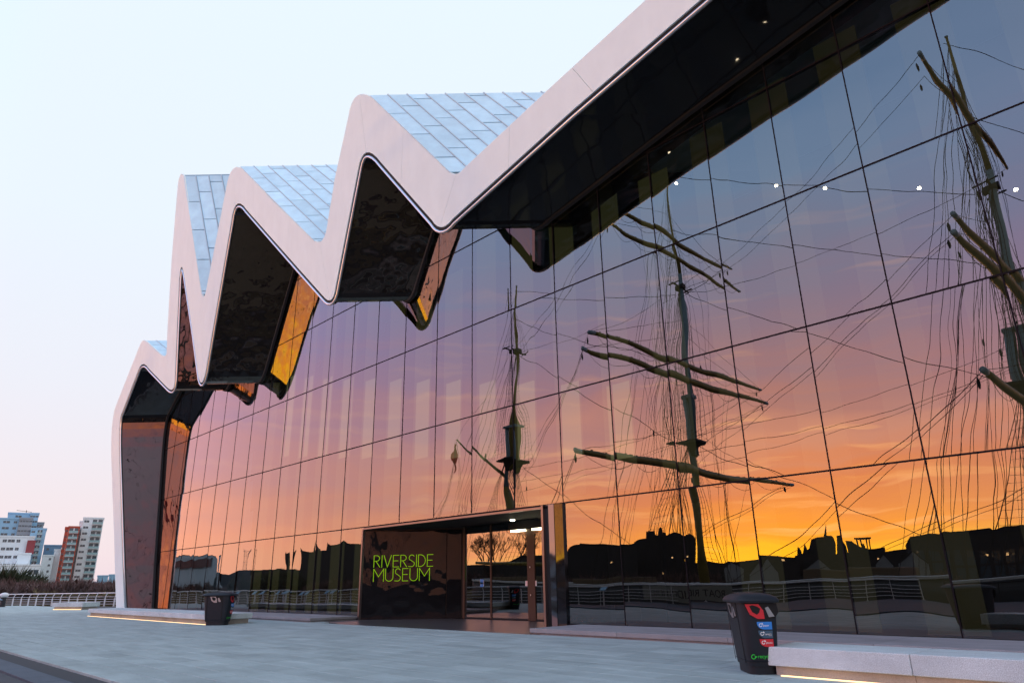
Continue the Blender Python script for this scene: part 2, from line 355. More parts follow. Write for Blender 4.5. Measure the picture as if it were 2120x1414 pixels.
# ---------------------------------------------------------------- mesh helpers
class MB:
    def __init__(s): s.v = []; s.f = []; s.mi = []; s.cur = 0
    def quadmesh(s, vs, fs):
        o = len(s.v); s.v += [tuple(v) for v in vs]
        for f in fs: s.f.append(tuple(i + o for i in f)); s.mi.append(s.cur)
    def box(s, x0, x1, y0, y1, z0, z1):
        s.quadmesh([(x0, y0, z0), (x1, y0, z0), (x1, y1, z0), (x0, y1, z0), (x0, y0, z1), (x1, y0, z1), (x1, y1, z1), (x0, y1, z1)],
                   [(0, 3, 2, 1), (4, 5, 6, 7), (0, 1, 5, 4), (1, 2, 6, 5), (2, 3, 7, 6), (3, 0, 4, 7)])
        return s
    def obox(s, o, a, b, c):
        """box from corner o with edge vectors a, b, c"""
        o, a, b, c = map(Vector, (o, a, b, c))
        if a.cross(b).dot(c) < 0: o = o + c; c = -c
        s.quadmesh([o, o + a, o + a + b, o + b, o + c, o + a + c, o + a + b + c, o + b + c],
                   [(0, 3, 2, 1), (4, 5, 6, 7), (0, 1, 5, 4), (1, 2, 6, 5), (2, 3, 7, 6), (3, 0, 4, 7)])
        return s
    def tube(s, pts, r, n=6, r1=None, cap=True):
        pts = [Vector(p) for p in pts]; k = len(pts); o = len(s.v)
        prev = None
        for i, p in enumerate(pts):
            d = (pts[min(i + 1, k - 1)] - pts[max(i - 1, 0)])
            if d.length < 1e-9: d = Vector((0, 0, 1))
            d.normalize()
            if prev is None:
                a = d.cross(Vector((0, 0, 1)) if abs(d.z) < .9 else Vector((1, 0, 0))).normalized()
            else:
                a = (prev - d * prev.dot(d)).normalized()
            prev = a; b = d.cross(a)
            if callable(r): rr = r(i / (k - 1))
            else: rr = r if r1 is None else r + (r1 - r) * i / (k - 1)
            for j in range(n):
                t = 2 * math.pi * j / n; s.v.append(tuple(p + a * math.cos(t) * rr + b * math.sin(t) * rr))
        for i in range(k - 1):
            for j in range(n):
                q = (j + 1) % n
                s.f.append((o + i * n + j, o + i * n + q, o + (i + 1) * n + q, o + (i + 1) * n + j)); s.mi.append(s.cur)
        if cap:
            s.f.append(tuple(o + j for j in range(n))[::-1]); s.mi.append(s.cur)
            s.f.append(tuple(o + (k - 1) * n + j for j in range(n))); s.mi.append(s.cur)
        return s
    def lathe(s, prof, c=(0, 0, 0), n=16):
        o = len(s.v)
        for r, z in prof:
            for j in range(n):
                t = 2 * math.pi * j / n; s.v.append((c[0] + r * math.cos(t), c[1] + r * math.sin(t), c[2] + z))
        for i in range(len(prof) - 1):
            for j in range(n):
                q = (j + 1) % n
                s.f.append((o + i * n + j, o + i * n + q, o + (i + 1) * n + q, o + (i + 1) * n + j)); s.mi.append(s.cur)
        s.f.append(tuple(o + j for j in range(n))[::-1]); s.mi.append(s.cur)
        s.f.append(tuple(o + (len(prof) - 1) * n + j for j in range(n))); s.mi.append(s.cur)
        return s
    def prism(s, poly, d):
        """closed polygon poly (3D) pushed along vector d"""
        d = Vector(d); n = len(poly); P = [Vector(p) for p in poly]; o = len(s.v)
        s.v += [tuple(p) for p in P] + [tuple(p + d) for p in P]
        s.f.append(tuple(o + i for i in range(n))); s.mi.append(s.cur)
        s.f.append(tuple(o + n + i for i in range(n))[::-1]); s.mi.append(s.cur)
        for i in range(n):
            j = (i + 1) % n; s.f.append((o + i, o + n + i, o + n + j, o + j)); s.mi.append(s.cur)
        return s
    def mesh(s, name, mats, smooth=False):
        me = bpy.data.meshes.new(name); me.from_pydata(s.v, [], s.f)
        for m in (mats if isinstance(mats, (list, tuple)) else [mats]): me.materials.append(m)
        if any(s.mi):
            me.polygons.foreach_set('material_index', s.mi)
        if smooth: me.polygons.foreach_set('use_smooth', [True] * len(s.f))
        me.update(); return me
    def build(s, name, mats, parent=None, smooth=False, loc=None, bevel=0):
        o = bpy.data.objects.new(name, s.mesh(name, mats, smooth)); COL.objects.link(o)
        if parent is not None: o.parent = parent
        if loc is not None: o.location = loc
        if bevel:
            b = o.modifiers.new('bevel', 'BEVEL'); b.width = bevel; b.segments = 2; b.limit_method = 'ANGLE'
        return o
def link(name, me, parent=None, loc=None, rz=0):
    o = bpy.data.objects.new(name, me); COL.objects.link(o)
    if parent is not None: o.parent = parent
    if loc is not None: o.location = loc
    o.rotation_euler.z = rz
    return o
def empty(name, label=None, cat=None, loc=(0, 0, 0), rz=0, group=None, parent=None):
    o = bpy.data.objects.new(name, None); COL.objects.link(o); o.location = loc; o.rotation_euler.z = rz
    o.empty_display_size = .2
    if parent is not None: o.parent = parent
    tag(o, label, cat, group); return o
def tag(o, label=None, cat=None, group=None, kind=None):
    if label: o['label'] = label
    if cat: o['category'] = cat
    if group: o['group'] = group
    if kind: o['kind'] = kind
    return o
def text_mesh(body, size, depth=.002, fn=None, mt=None, align='LEFT', spacing=1.0):
    cu = bpy.data.curves.new('text', 'FONT'); cu.body = body; cu.size = size; cu.extrude = depth; cu.align_x = align
    cu.space_character = spacing
    ob = bpy.data.objects.new('text', cu); COL.objects.link(ob)
    bpy.context.view_layer.update()
    me = bpy.data.meshes.new_from_object(ob)
    bpy.data.objects.remove(ob)
    if fn:
        for v in me.vertices: v.co = fn(v.co)
    me.materials.clear()
    if mt: me.materials.append(mt)
    return me

# ---------------------------------------------------------------- ground, water, far land
GZ = 0.0
QUAY = [(-135, 30), (-118, 20), (-104, 13.6), (-90, 9.5), (-76, 7.4), (-60, 6.4), (-48, 5.6), (-40, 3), (-32, -3), (-24, -10), (-14, -14), (0, -16), (30, -17.5), (90, -19)]
RAILN = [(-104, 14.4), (-97, 17.0), (-86, 19.6), (-76, 22), (-64, 26), (-52, 33)]
g = MB()
edge = [Vector((x, y, 0)) for x, y in QUAY]
west = [Vector((x - .6, y + .5, 0)) for x, y in RAILN]
outline = [Vector((90, 75, 0)), Vector((-52.6, 75, 0))] + [west[i] for i in range(len(west) - 1, -1, -1)] + edge[2:]
g.prism([p + Vector((0, 0, -.05)) for p in outline][::-1], (0, 0, -5))
gr = g.build('plaza', M['joint']); tag(gr, kind='structure')

# paving slabs: courses laid along the facade
slabs = empty('paving', None, None); tag(slabs, kind='structure')
def inside(x, y):
    c = False; n = len(outline)
    for i in range(n):
        a, b = outline[i], outline[(i + 1) % n]
        if (a.y > y) != (b.y > y) and x < (b.x - a.x) * (y - a.y) / (b.y - a.y) + a.x: c = not c
    return c
def visible_px(p):
    d = Vector(p) - EYE; zf = d.dot(FWD)
    if zf < .3: return None
    return 1060 + F_PX * d.dot(CR) / zf, 707 - F_PX * d.dot(CU) / zf
SLX, SLY = 1.20, .60
cand = []; rest = MB()
slab_protos = []
for k in range(4):
    b = MB(); e = .006
    w, h = SLX - .018, SLY - .018
    b.quadmesh([(0, 0, -.05), (w, 0, -.05), (w, h, -.05), (0, h, -.05), (0, 0, -e), (w, 0, -e), (w, h, -e), (0, h, -e),
                (e, e, 0), (w - e, e, 0), (w - e, h - e, 0), (e, h - e, 0)],
               [(8, 9, 10, 11), (4, 5, 9, 8), (5, 6, 10, 9), (6, 7, 11, 10), (7, 4, 8, 11), (0, 1, 5, 4), (1, 2, 6, 5), (2, 3, 7, 6), (3, 0, 4, 7)])
    slab_protos.append(b.mesh('slab', M['paving']))
for j in range(int(-20 / SLY), int(20 / SLY)):
    y = j * SLY
    off = (j % 2) * .6 + (j * 7 % 5) * .12
    for i in range(int(-106 / SLX), int(24 / SLX)):
        x = i * SLX + off
        if y > 17.4 or (y > 16.0 and -29.5 < x < -16.2): continue
        c = (x + .6, y + .3)
        if y < 3.6 or not inside(*c) or not inside(x, y) or not inside(x + SLX, y + SLY): continue
        q = visible_px((c[0], c[1], 0))
        if q and -60 < q[0] < 2180 and q[1] < 1440: cand.append(((c[0]) ** 2 + c[1] ** 2, x, y))
        else: rest.box(x, x + SLX - .018, y, y + SLY - .018, -.05, random.uniform(-.0015, .0015))
cand.sort()
for k, (d, x, y) in enumerate(cand):
    z = random.uniform(-.0012, .0012)
    if k < 290: link('slab', slab_protos[k % 4], slabs, (x, y, z))
    else: rest.box(x, x + SLX - .018, y, y + SLY - .018, -.05, z)
tag(rest.build('slab_field', M['paving'], slabs), kind='stuff')

# the entrance pavement inside the portal and along the threshold
t_ = MB(); t_.prism([(-29.8, 16.9, .002), (-26.9, 16.15, .002), (-15.9, 16.15, .002), (-15.9, 21.5, .002), (-29.8, 21.5, .002)][::-1], (0, 0, -.04))
tag(t_.build('entrance_floor', M['lobbyfloor']), kind='structure')

# darker band of kerb stones crossing the near left corner
kerb = empty('kerb', None, None); tag(kerb, kind='structure')
for i in range(-64, 20):
    b = MB(); b.box(i * 1.0, i * 1.0 + .992, 3.12, 3.585, -.03, .03 + .0006 * (i % 3))
    b.build('kerb_stone', M['kerb'], kerb, bevel=.006)
b = MB()
for j in range(-34, 6):
    for i in range(-80, 60):
        x, y = i * .6 + (j % 2) * .3, j * .52
        if inside(x, y) and inside(x + .6, y) and inside(x, y + .5): b.box(x, x + .592, y, y + .512, -.04, -.004 + random.uniform(-.002, .002))
tag(b.build('quay_setts', M['setts'], kerb), kind='stuff')

w_ = MB(); w_.quadmesh([(-900, -600, -3.4), (700, -600, -3.4), (700, 500, -3.4), (-900, 500, -3.4)], [(0, 1, 2, 3)])
tag(w_.build('river', M['water']), kind='structure')
land = MB()
def slab_land(poly, z): land.prism([Vector((x, y, z)) for x, y in poly][::-1], (0, 0, -5))
slab_land([(-150, 700), (-150, 20), (-142, -2), (-190, -20), (-600, -30), (-4000, -50), (-4000, 700)], .6)
slab_land([(-4000, -50), (-400, -52), (-200, -54), (300, -60), (3000, -60), (3000, -3000), (-4000, -3000)], .2)
slab_land([(-149, 800), (4000, 800), (4000, 90), (-60, 90), (-149, 120)], .1)
tag(land.build('far_bank', M['bankgrass']), kind='structure')
# hills on the skyline beyond the flats
hb = MB(); n = 90
for i in range(n):
    t = i / (n - 1); az = R(-112 + 80 * t); d = 4200
    h = 55 + 55 * mnoise.noise(Vector((t * 7, 1.3, 0))) + 22 * mnoise.noise(Vector((t * 23, 4, 0)))
    for r, z in ((d, -5), (d, h * .55), (d + 250, h), (d + 900, h * 1.1), (d + 1600, -5)):
        hb.v.append((math.sin(az) * r, math.cos(az) * r, z))
for i in range(n - 1):
    for j in range(4):
        hb.f.append((i * 5 + j, (i + 1) * 5 + j, (i + 1) * 5 + j + 1, i * 5 + j + 1)); hb.mi.append(0)
tag(hb.build('hills', M['hill'], smooth=True), kind='structure')

# ---------------------------------------------------------------- museum
mus = empty('museum', 'zigzag roofed museum with white folded fascia and dark mirror glass front', 'museum', (-30, YG, 0))
mus.matrix_world = Matrix.Translation((-30, YG, 0))
class Grp: pass
OFF = Vector((-30, YG, 0))
def mpart(o):            # parent world-space meshes to the museum without moving them
    o.parent = mus; o.matrix_parent_inverse = Matrix.Translation(-OFF); return o
def mgroup(name):
    o = bpy.data.objects.new(name, None); COL.objects.link(o); o.empty_display_size = .2
    return mpart(o)

def arc3(pts, n=6):
    """round the corner through three picture points"""
    (x0, y0), (x1, y1), (x2, y2) = pts
    return [((1 - t) ** 2 * x0 + 2 * t * (1 - t) * x1 + t * t * x2, (1 - t) ** 2 * y0 + 2 * t * (1 - t) * y1 + t * t * y2) for t in [i / n for i in range(n + 1)]]
# outer (upper) edge of the fascia, measured, from the left foot to the right
UP = []
UP += [(240, 1268), (236, 1100)]
UP += arc3([(230.5, 950), (229, 868), (240, 840)])
UP += arc3([(288, 719), (295, 697), (306, 711)], 5)
UP += arc3([(334, 736), (343, 744), (345, 730)], 5)
UP += [(347, 680), (356, 530)]
UP += arc3([(367.5, 392), (371, 350), (381, 366)], 7)
UP += [(400, 495)]
UP += arc3([(416, 600), (420.5, 632), (427, 600)], 6)
UP += [(450, 484)]
UP += arc3([(468, 392), (478, 326), (508, 358)], 8)
UP += [(560, 414)]
UP += arc3([(645, 496), (668, 518), (676.5, 475)], 7)
UP += [(693.5, 370.7)]
UP += arc3([(722, 240), (732, 172), (778, 212)], 9)
UP += [(860, 291)]
UP += arc3([(928, 358), (944, 371), (958, 353)], 6)
UP += [(1136, 187), (1340, 0)]
# inner (lower) edge
LO = []
LO += [(257, 1268), (253.5, 1172)]
LO += arc3([(246.9, 950), (245, 874), (251, 858)])
LO += arc3([(286, 767), (294.5, 742), (308, 763)], 5)
LO += arc3([(346, 802), (360, 816), (361.5, 790)], 6)
LO += [(366.2, 680)]
LO += arc3([(370.8, 580), (375, 530), (381, 570)], 5)
LO += [(397.5, 680)]
LO += arc3([(411, 782), (417.5, 808), (426, 768)], 6)
LO += [(440.7, 680)]
LO += arc3([(478, 462), (486, 398), (510, 434)], 7)
LO += [(621.4, 560)]
LO += arc3([(668, 612), (688, 638), (694, 596)], 7)
LO += arc3([(741, 352), (752, 288), (788, 336)], 8)
LO += arc3([(894, 456), (912, 486), (936, 454)], 7)
LO += [(1180, 233), (1450, 0)]
UPW = [on_f(x, y) for x, y in UP]
LOW = [on_f(x, y) for x, y in LO]
def extend(P, xs):
    d = (P[-1] - P[-2]); d = d / d.x
    for x in xs: P.append(P[-1] + d * (x - P[-1].x))
extend(UPW, [6.0]); extend(LOW, [6.0])
def fpl(x, z): return Vector((x, 15.68 - FLEAN * (z - 15.3), z))
UPW += [fpl(9, UPW[-1].z + .4), fpl(14, UPW[-1].z - 4), fpl(30, UPW[-1].z - 14)]
LOW += [fpl(9, LOW[-1].z + .3), fpl(14, LOW[-1].z - 4), fpl(30, LOW[-1].z - 14)]
UPW[0] = fpl(UPW[0].x, .05); LOW[0] = fpl(LOW[0].x, .05)
def cum(P):
    s = [0]
    for a, b in zip(P, P[1:]): s.append(s[-1] + (b - a).length)
    return s
def at_s(P, S, s):
    if s <= 0: return P[0].copy()
    for i in range(len(P) - 1):
        if s <= S[i + 1]:
            t = (s - S[i]) / max(S[i + 1] - S[i], 1e-9); return P[i].lerp(P[i + 1], t)
    return P[-1].copy()
UPS, LOS = cum(UPW), cum(LOW)
# matching stations between the two edges (picture measured corners)
def near_i(P, px):
    q = on_f(*px); return min(range(len(P)), key=lambda i: (P[i] - q).length)
pairs = [((240, 1268), (257, 1268)), ((229.5, 885), (246, 885)), ((295, 705), (294.5, 752)), ((342, 740), (355, 808)), ((371, 366), (375, 552)),
         ((420, 620), (417, 793)), ((485, 343), (490, 421)), ((664, 504), (684, 622)), ((744, 198), (758, 317)), ((943, 363), (913, 470)), ((1340, 0), (1450, 0))]
st_u = [UPS[near_i(UPW, a)] for a, b in pairs] + [UPS[-1]]
st_l = [LOS[near_i(LOW, b)] for a, b in pairs] + [LOS[-1]]
fas = mgroup('fascia')
TH = .10
def band_panel(su0, su1, sl0, sl1, name='fascia_panel'):
    n = 14; U = [at_s(UPW, UPS, su0 + (su1 - su0) * i / n) for i in range(n + 1)]
    Lw = [at_s(LOW, LOS, sl0 + (sl1 - sl0) * i / n) for i in range(n + 1)]
    # keep true polyline corners
    U = [at_s(UPW, UPS, s) for s in sorted(set([su0, su1] + [s for s in UPS if su0 < s < su1] + [su0 + (su1 - su0) * i / n for i in range(n)]))]
    Lw = [at_s(LOW, LOS, s) for s in sorted(set([sl0, sl1] + [s for s in LOS if sl0 < s < sl1] + [sl0 + (sl1 - sl0) * i / n for i in range(n)]))]
    b = MB()
    # strip triangulation between two chains of different counts
    V = U + Lw; o = len(U); k = len(V)
    b.v = [tuple(p) for p in V] + [tuple(p + Vector((0, TH, 0))) for p in V]
    i = j = 0
    while i < len(U) - 1 or j < len(Lw) - 1:
        ti = (i + 1) / (len(U) - 1) if i < len(U) - 1 else 9
        tj = (j + 1) / (len(Lw) - 1) if j < len(Lw) - 1 else 9
        if ti <= tj: b.f.append((i, o + j, i + 1)); i += 1
        else: b.f.append((i, o + j, o + j + 1)); j += 1
        b.mi.append(0)
    ring = list(range(o)) + list(range(k - 1, o - 1, -1))
    for a, c in zip(ring, ring[1:] + ring[:1]):
        b.f.append((a, c, c + k, a + k)); b.mi.append(0)
    ob = b.build(name, M['fascia'], fas); return ob
JG = .012
for q in range(len(pairs)):
    du = st_u[q + 1] - st_u[q]; dl = st_l[q + 1] - st_l[q]
    nn = max(1, round(max(du, dl) / 4.6))
    for i in range(nn):
        band_panel(st_u[q] + du * i / nn + JG / 2, st_u[q] + du * (i + 1) / nn - JG / 2, st_l[q] + dl * i / nn + JG / 2, st_l[q] + dl * (i + 1) / nn - JG / 2)
# backing seen in the joints
bk = MB(); nU, nL = 160, 160
def both(q, t): return at_s(UPW, UPS, st_u[q] + (st_u[q + 1] - st_u[q]) * t), at_s(LOW, LOS, st_l[q] + (st_l[q + 1] - st_l[q]) * t)
MID = []
for q in range(len(pairs)):
    for i in range(16 + (q == len(pairs) - 1)):
        u, l = both(q, i / 16); MID.append((u, l))
for u, l in MID:
    a = u.lerp(l, .03); c = u.lerp(l, .97)
    bk.v.append(tuple(a + Vector((0, TH * .55, 0)))); bk.v.append(tuple(c + Vector((0, TH * .55, 0))))
for i in range(len(MID) - 1): bk.f.append((2 * i, 2 * i + 1, 2 * i + 3, 2 * i + 2)); bk.mi.append(0)
bk.build('fascia_backing', M['fascia'], fas)
# shadow gap and the bright tube that follows the lower edge, coping on the upper edge
def offset(P, d):
    out = []
    for i, p in enumerate(P):
        a = P[max(i - 1, 0)]; c = P[min(i + 1, len(P) - 1)]; t = (c - a).normalized()
        nrm = Vector((t.z, 0, -t.x)); q_ = p + nrm * d; q_.y = p.y - FLEAN * (q_.z - p.z); out.append(q_)
    return out
def ribbon(P, w0, w1, y0, y1, name, m):
    A, B = offset(P, w0), offset(P, w1); b = MB(); n = len(P)
    for p, q in zip(A, B):
        for pt, y in ((p, y0), (q, y0), (q, y1), (p, y1)): b.v.append((pt.x, pt.y + y, pt.z))
    for i in range(n - 1):
        for k in range(4):
            k2 = (k + 1) % 4; b.f.append((i * 4 + k, i * 4 + k2, i * 4 + 4 + k2, i * 4 + 4 + k)); b.mi.append(0)
    o = b.build(name, m, fas); return o
ribbon(LOW, .0, .13, .055, .30, 'shadow_gap', M['gap'])
b = MB(); b.tube([p + Vector((0, .07, 0)) for p in offset(LOW, .19)], .065, 8); b.build('edge_tube', M['trim'], fas, smooth=True)
b = MB(); b.tube([p + Vector((0, .06, 0)) for p in offset(UPW, -.03)], .055, 8); b.build('coping_tube', M['fascia'], fas, smooth=True)

# soffit: the lower edge carried back along the pleats to the glass and beyond it
def sweep(P, y0off, lens, name, m, parent, flip=False, smooth=False):
    b = MB(); n = len(P)
    for k, l in enumerate(lens):
        for p in P: b.v.append(tuple(p + Vector((0, y0off, 0)) + RD * (l if l >= 5 or l == 0 else l / TG * (YG - p.y) / RD.y)))
    for k in range(len(lens) - 1):
        for i in range(n - 1):
            f = (k * n + i, k * n + i + 1, (k + 1) * n + i + 1, (k + 1) * n + i)
            b.f.append(f[::-1] if flip else f); b.mi.append(0)
    return b.build(name, m, parent, smooth=smooth)
SOFP = offset(LOW, .10)
TG = (YG - YF - .06) / RD.y
def tg(p): return (YG - p.y) / RD.y
# the left leg's inner face is a separate polished wall; the rest of the soffit is black
iw = min(range(len(LO)), key=lambda i: abs(LO[i][1] - 866) + abs(LO[i][0] - 246))
iv = min(range(len(LO)), key=lambda i: abs(LO[i][0] - 361.5) + abs(LO[i][1] - 790))
sof = mgroup('soffit')
cuts = [0, iw]
corner_px = [(294, 752), (355, 808), (375, 552), (417, 793), (490, 421), (684, 622), (758, 317), (913, 470)]
cuts += [near_i(LOW, c) for c in corner_px] + [len(SOFP) - 1]
cuts = sorted(set(cuts))
for q in range(len(cuts) - 1):
    seg = SOFP[cuts[q]:cuts[q + 1] + 1]
    nm = 'reveal_wall' if q == 0 else 'soffit_face'
    vert = q in (0, 3, 5, 7)
    sweep(seg, .05, [0, TG * .5, TG, TG + 1.2], nm, (M['steel_reveal'] if q in (0, 3) else M['steel']) if vert else M['soffit'], sof, smooth=False)
# dark corner trim where soffit and glass meet
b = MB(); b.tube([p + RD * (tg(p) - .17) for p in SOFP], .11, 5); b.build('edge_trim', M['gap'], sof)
# roof sheet
roof = mgroup('roof')
sweep(offset(UPW, .04), .02, [0, 14, 28, 42], 'roof_sheet', M['underroof'], roof, flip=True)
# roof panels on the slopes that face the river
def roof_slope(p0, p1, length, strip, plen, seed):
    rnd = random.Random(seed)
    a, c = on_f(*p0), on_f(*p1); e = c - a; el = e.length; e = e / el
    nrm = e.cross(RD).normalized()
    if nrm.z < 0: nrm = -nrm
    ns = int(length / strip)
    for i in range(ns):
        off = (i * .37 % 1) * plen
        s = -off
        while s < el:
            s0, s1 = max(s, .02), min(s + plen, el - .02); s += plen
            if s1 - s0 < .12: continue
            o = a + e * s0 + RD * (i * strip + .03) + nrm * .01
            b = MB(); th = .025 + rnd.uniform(-.004, .006)
            b.obox(o, e * (s1 - s0 - .07), RD * (strip - .09), nrm * (th + .03))
            me = b.mesh('roof_panel', M['zinc']); ob = link('roof_panel', me, roof)
            # slight lift at the lower lap
        sb = MB(); sb.obox(a + RD * ((i + 1) * strip - .055) + nrm * .01, e * el, RD * .06, nrm * .10)
        sb.build('standing_seam', M['seam'], roof)
roof_slope((765, 200), (932, 361), 13, .95, 2.5, 1)
roof_slope((497, 347), (652, 503), 12, .95, 2.6, 2)
roof_slope((380, 366), (418, 612), 8, 1.0, 3.0, 3)
roof_slope((299, 707), (337, 739), 5, 1.0, 1.6, 4)

# ------------- glass wall
idx = list(range(-18, 12))
dX = {-16: .088, -15: .065, -14: .033, -13: .013, -12: -.007, -11: -.024, -10: -.071, -9: -.08, -8: -.078, -7: -.071, -6: -.066, -5: -.052, -4: -.027,
      -3: .023, -2: .052, -1: .073, 0: .096, 1: .086, 2: .066, 3: .024, 4: -.035, 5: -.108}
U_ = 2.33
X0, W_ = -7.28630034, 1.04234825
mx = [(X0 + i * W_ + dX.get(i, .1 if i < 0 else -.108)) * U_ for i in idx]
zr = [1.5 + U_ * h for h in (-.552, 1.12769810, 2.84899909, 4.60100657, 6.32398076, 8.05, 9.8)]
zr[0] = .17
def between(x, z, P):
    """is (x,z) below the polyline P (crossing count upward)"""
    c = 0
    for a, b_ in zip(P, P[1:]):
        if (a.x > x) != (b_.x > x):
            if a.z + (b_.z - a.z) * (x - a.x) / (b_.x - a.x) > z: c += 1
    return c % 2 == 1
MIDF = []
for u, l in MID:
    q_ = l.lerp(u, .45); MIDF.append(q_ + RD * (tg(q_) + .05))
gw = mgroup('glass_wall')
def portal(x, z): return -29.62 < x < -16.75 and z < 4.02
rnd = random.Random(3)
for c in range(len(mx) - 1):
    for r in range(len(zr) - 1):
        x0, x1, z0, z1 = mx[c] + .012, mx[c + 1] - .012, zr[r] + .012, zr[r + 1] - .012
        spans = [(x0, x1)]
        if r == 0 and x1 > -29.62 and x0 < -16.75:
            spans = []
            if x0 < -29.66: spans.append((x0, -29.66))
            if x1 > -16.72: spans.append((max(x0, -16.72), x1))
        for xa, xb in spans:
            nx, nz = 10, 14
            b = MB(); keep = {}
            bul = rnd.uniform(.0012, .0026); tx = rnd.uniform(-.001, .001); tz = rnd.uniform(-.0012, .0012)
            for i in range(nx + 1):
                for k in range(nz + 1):
                    u, v = i / nx, k / nz
                    y = YG - bul * (1 - (2 * u - 1) ** 2) * (1 - (2 * v - 1) ** 2 * .8) * 1.4 + tx * (u - .5) * (xb - xa) + tz * (v - .5) * (z1 - z0)
                    b.v.append((xa + (xb - xa) * u, y, z0 + (z1 - z0) * v))
            def vi(i, k): return i * (nz + 1) + k
            for i in range(nx):
                for k in range(nz):
                    xm = xa + (xb - xa) * (i + .5) / nx; zm = z0 + (z1 - z0) * (k + .5) / nz
                    if not between(xm, zm, MIDF): continue
                    b.f.append((vi(i, k), vi(i + 1, k), vi(i + 1, k + 1), vi(i, k + 1))); b.mi.append(0)
            if not b.f: continue
            used = sorted({i for f in b.f for i in f}); mp_ = {o_: n_ for n_, o_ in enumerate(used)}
            b.v = [b.v[i] for i in used]; b.f = [tuple(mp_[i] for i in f) for f in b.f]
            b.build('glass_pane', M['glass'], gw, smooth=True)
# mullions and transoms: dark joints, 5 mm proud of the glass
for c, x in enumerate(mx):
    zt = None; segs = []; z = .17; stp = .25; run0 = None
    while z < 22:
        ok = between(x, z, MIDF) and not (-29.62 < x < -16.75 and z < 4.05)
        if ok and run0 is None: run0 = z
        if (not ok) and run0 is not None: segs.append((run0, z)); run0 = None
        z += stp
    if run0 is not None: segs.append((run0, z))
    for a, bz in segs:
        if bz - a > .3:
            MB().box(x - .016, x + .016, YG - .012, YG + .10, a, bz).build('mullion', M['mullion'], gw)
for r, z in enumerate(zr[1:]):
    x = mx[0]; run0 = None
    while x < mx[-1] + .3:
        ok = between(x, z, MIDF)
        if ok and run0 is None: run0 = x
        if (not ok or x + .25 >= mx[-1] + .3) and run0 is not None:
            if x - run0 > .3: MB().box(run0, x, YG - .016, YG + .10, z - .022, z + .022).build('transom', M['mullion'], gw)
            run0 = None
        x += .25
MB().box(mx[0], -29.66, YG - .02, YG + .1, .12, .17).build('sill', M['mullion'], gw)
MB().box(-16.72, mx[-1], YG - .02, YG + .1, .12, .17).build('sill', M['mullion'], gw)

# ------------- what stands behind the glass
inn = mgroup('interior')
def clipped_wall(y, x0, x1, z0, z1, name, m, step=.6, shift=0):
    P = [p + RD * ((y - YG) / RD.y) for p in MIDF]
    b = MB(); nx = max(1, int((x1 - x0) / step)); nz = max(1, int((z1 - z0) / step))
    for i in range(nx):
        for k in range(nz):
            xa, xb = x0 + (x1 - x0) * i / nx, x0 + (x1 - x0) * (i + 1) / nx; za, zb = z0 + (z1 - z0) * k / nz, z0 + (z1 - z0) * (k + 1) / nz
            if between((xa + xb) / 2, (za + zb) / 2, P): b.quadmesh([(xa, y, za), (xb, y, za), (xb, y, zb), (xa, y, zb)], [(0, 1, 2, 3)])
    return b.build(name, m, inn) if b.f else None
clipped_wall(YG + 5.4, mx[0] - 3, mx[-1] + 8, -.05, 24, 'back_wall', M['int_dark'])
MB().box(mx[0] - 3, -30.5, YG + .3, YG + 5.3, .02, .1).build('floor', M['int_floor'], inn)
MB().box(-13.9, mx[-1] + 3, YG + .3, YG + 5.3, .02, .1).build('floor', M['int_floor'], inn)
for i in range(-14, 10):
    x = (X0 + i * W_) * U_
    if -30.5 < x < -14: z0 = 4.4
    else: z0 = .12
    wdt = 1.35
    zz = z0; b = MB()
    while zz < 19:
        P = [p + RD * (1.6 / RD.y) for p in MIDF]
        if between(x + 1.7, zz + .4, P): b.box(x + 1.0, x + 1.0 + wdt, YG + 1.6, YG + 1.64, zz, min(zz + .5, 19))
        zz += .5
    if b.f and x > -48: b.build('blind', M['fin'] if x < -14 else M['fin3'], inn)  # brightness comes from the material's own emission, not from a lamp
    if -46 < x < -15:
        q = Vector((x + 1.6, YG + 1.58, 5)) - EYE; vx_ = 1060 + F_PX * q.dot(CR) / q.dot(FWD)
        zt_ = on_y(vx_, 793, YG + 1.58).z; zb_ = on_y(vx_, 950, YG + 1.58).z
        MB().box(x + 1.25, x + 1.0 + wdt - .05, YG + 1.56, YG + 1.59, zb_, zt_).build('glow_blind', M['fin2'], inn)  # bright strip added as a self-glowing sheet before the blind
for q, (px, py) in enumerate([(1400, 380), (1607, 385), (1708, 390), (1903, 390), (2103, 393)]):
    p = on_y(px, py, YG + 1.25)
    b = MB(); b.lathe([(.005, -.03), (.045, -.02), (.05, .0), (.03, .03)], (0, 0, 0), 12)
    o = b.build('spot_lamp', M['spot'], inn, loc=p)
    MB().tube([p + Vector((0, 0, .04)), p + Vector((0, 0, .35))], .01, 5).build('lamp_stem', M['iron'], inn)
# ------------- entrance portal
ent = mgroup('entrance')
XL, XR = -29.62, -16.75
ZT = 4.02
dl = 4.0                                          # depth of the recess
s0 = Vector((XL + .08, YG + .02, 0))
dirw = Vector((.755, .656, 0))
pe = on_z(960, 1240, 1.2)
# sign wall runs back at the angle of the pleats
tx = azel(960, 1200)[0]
# meet the sight line of its far edge
dd = Vector((math.sin(tx), math.cos(tx), 0))
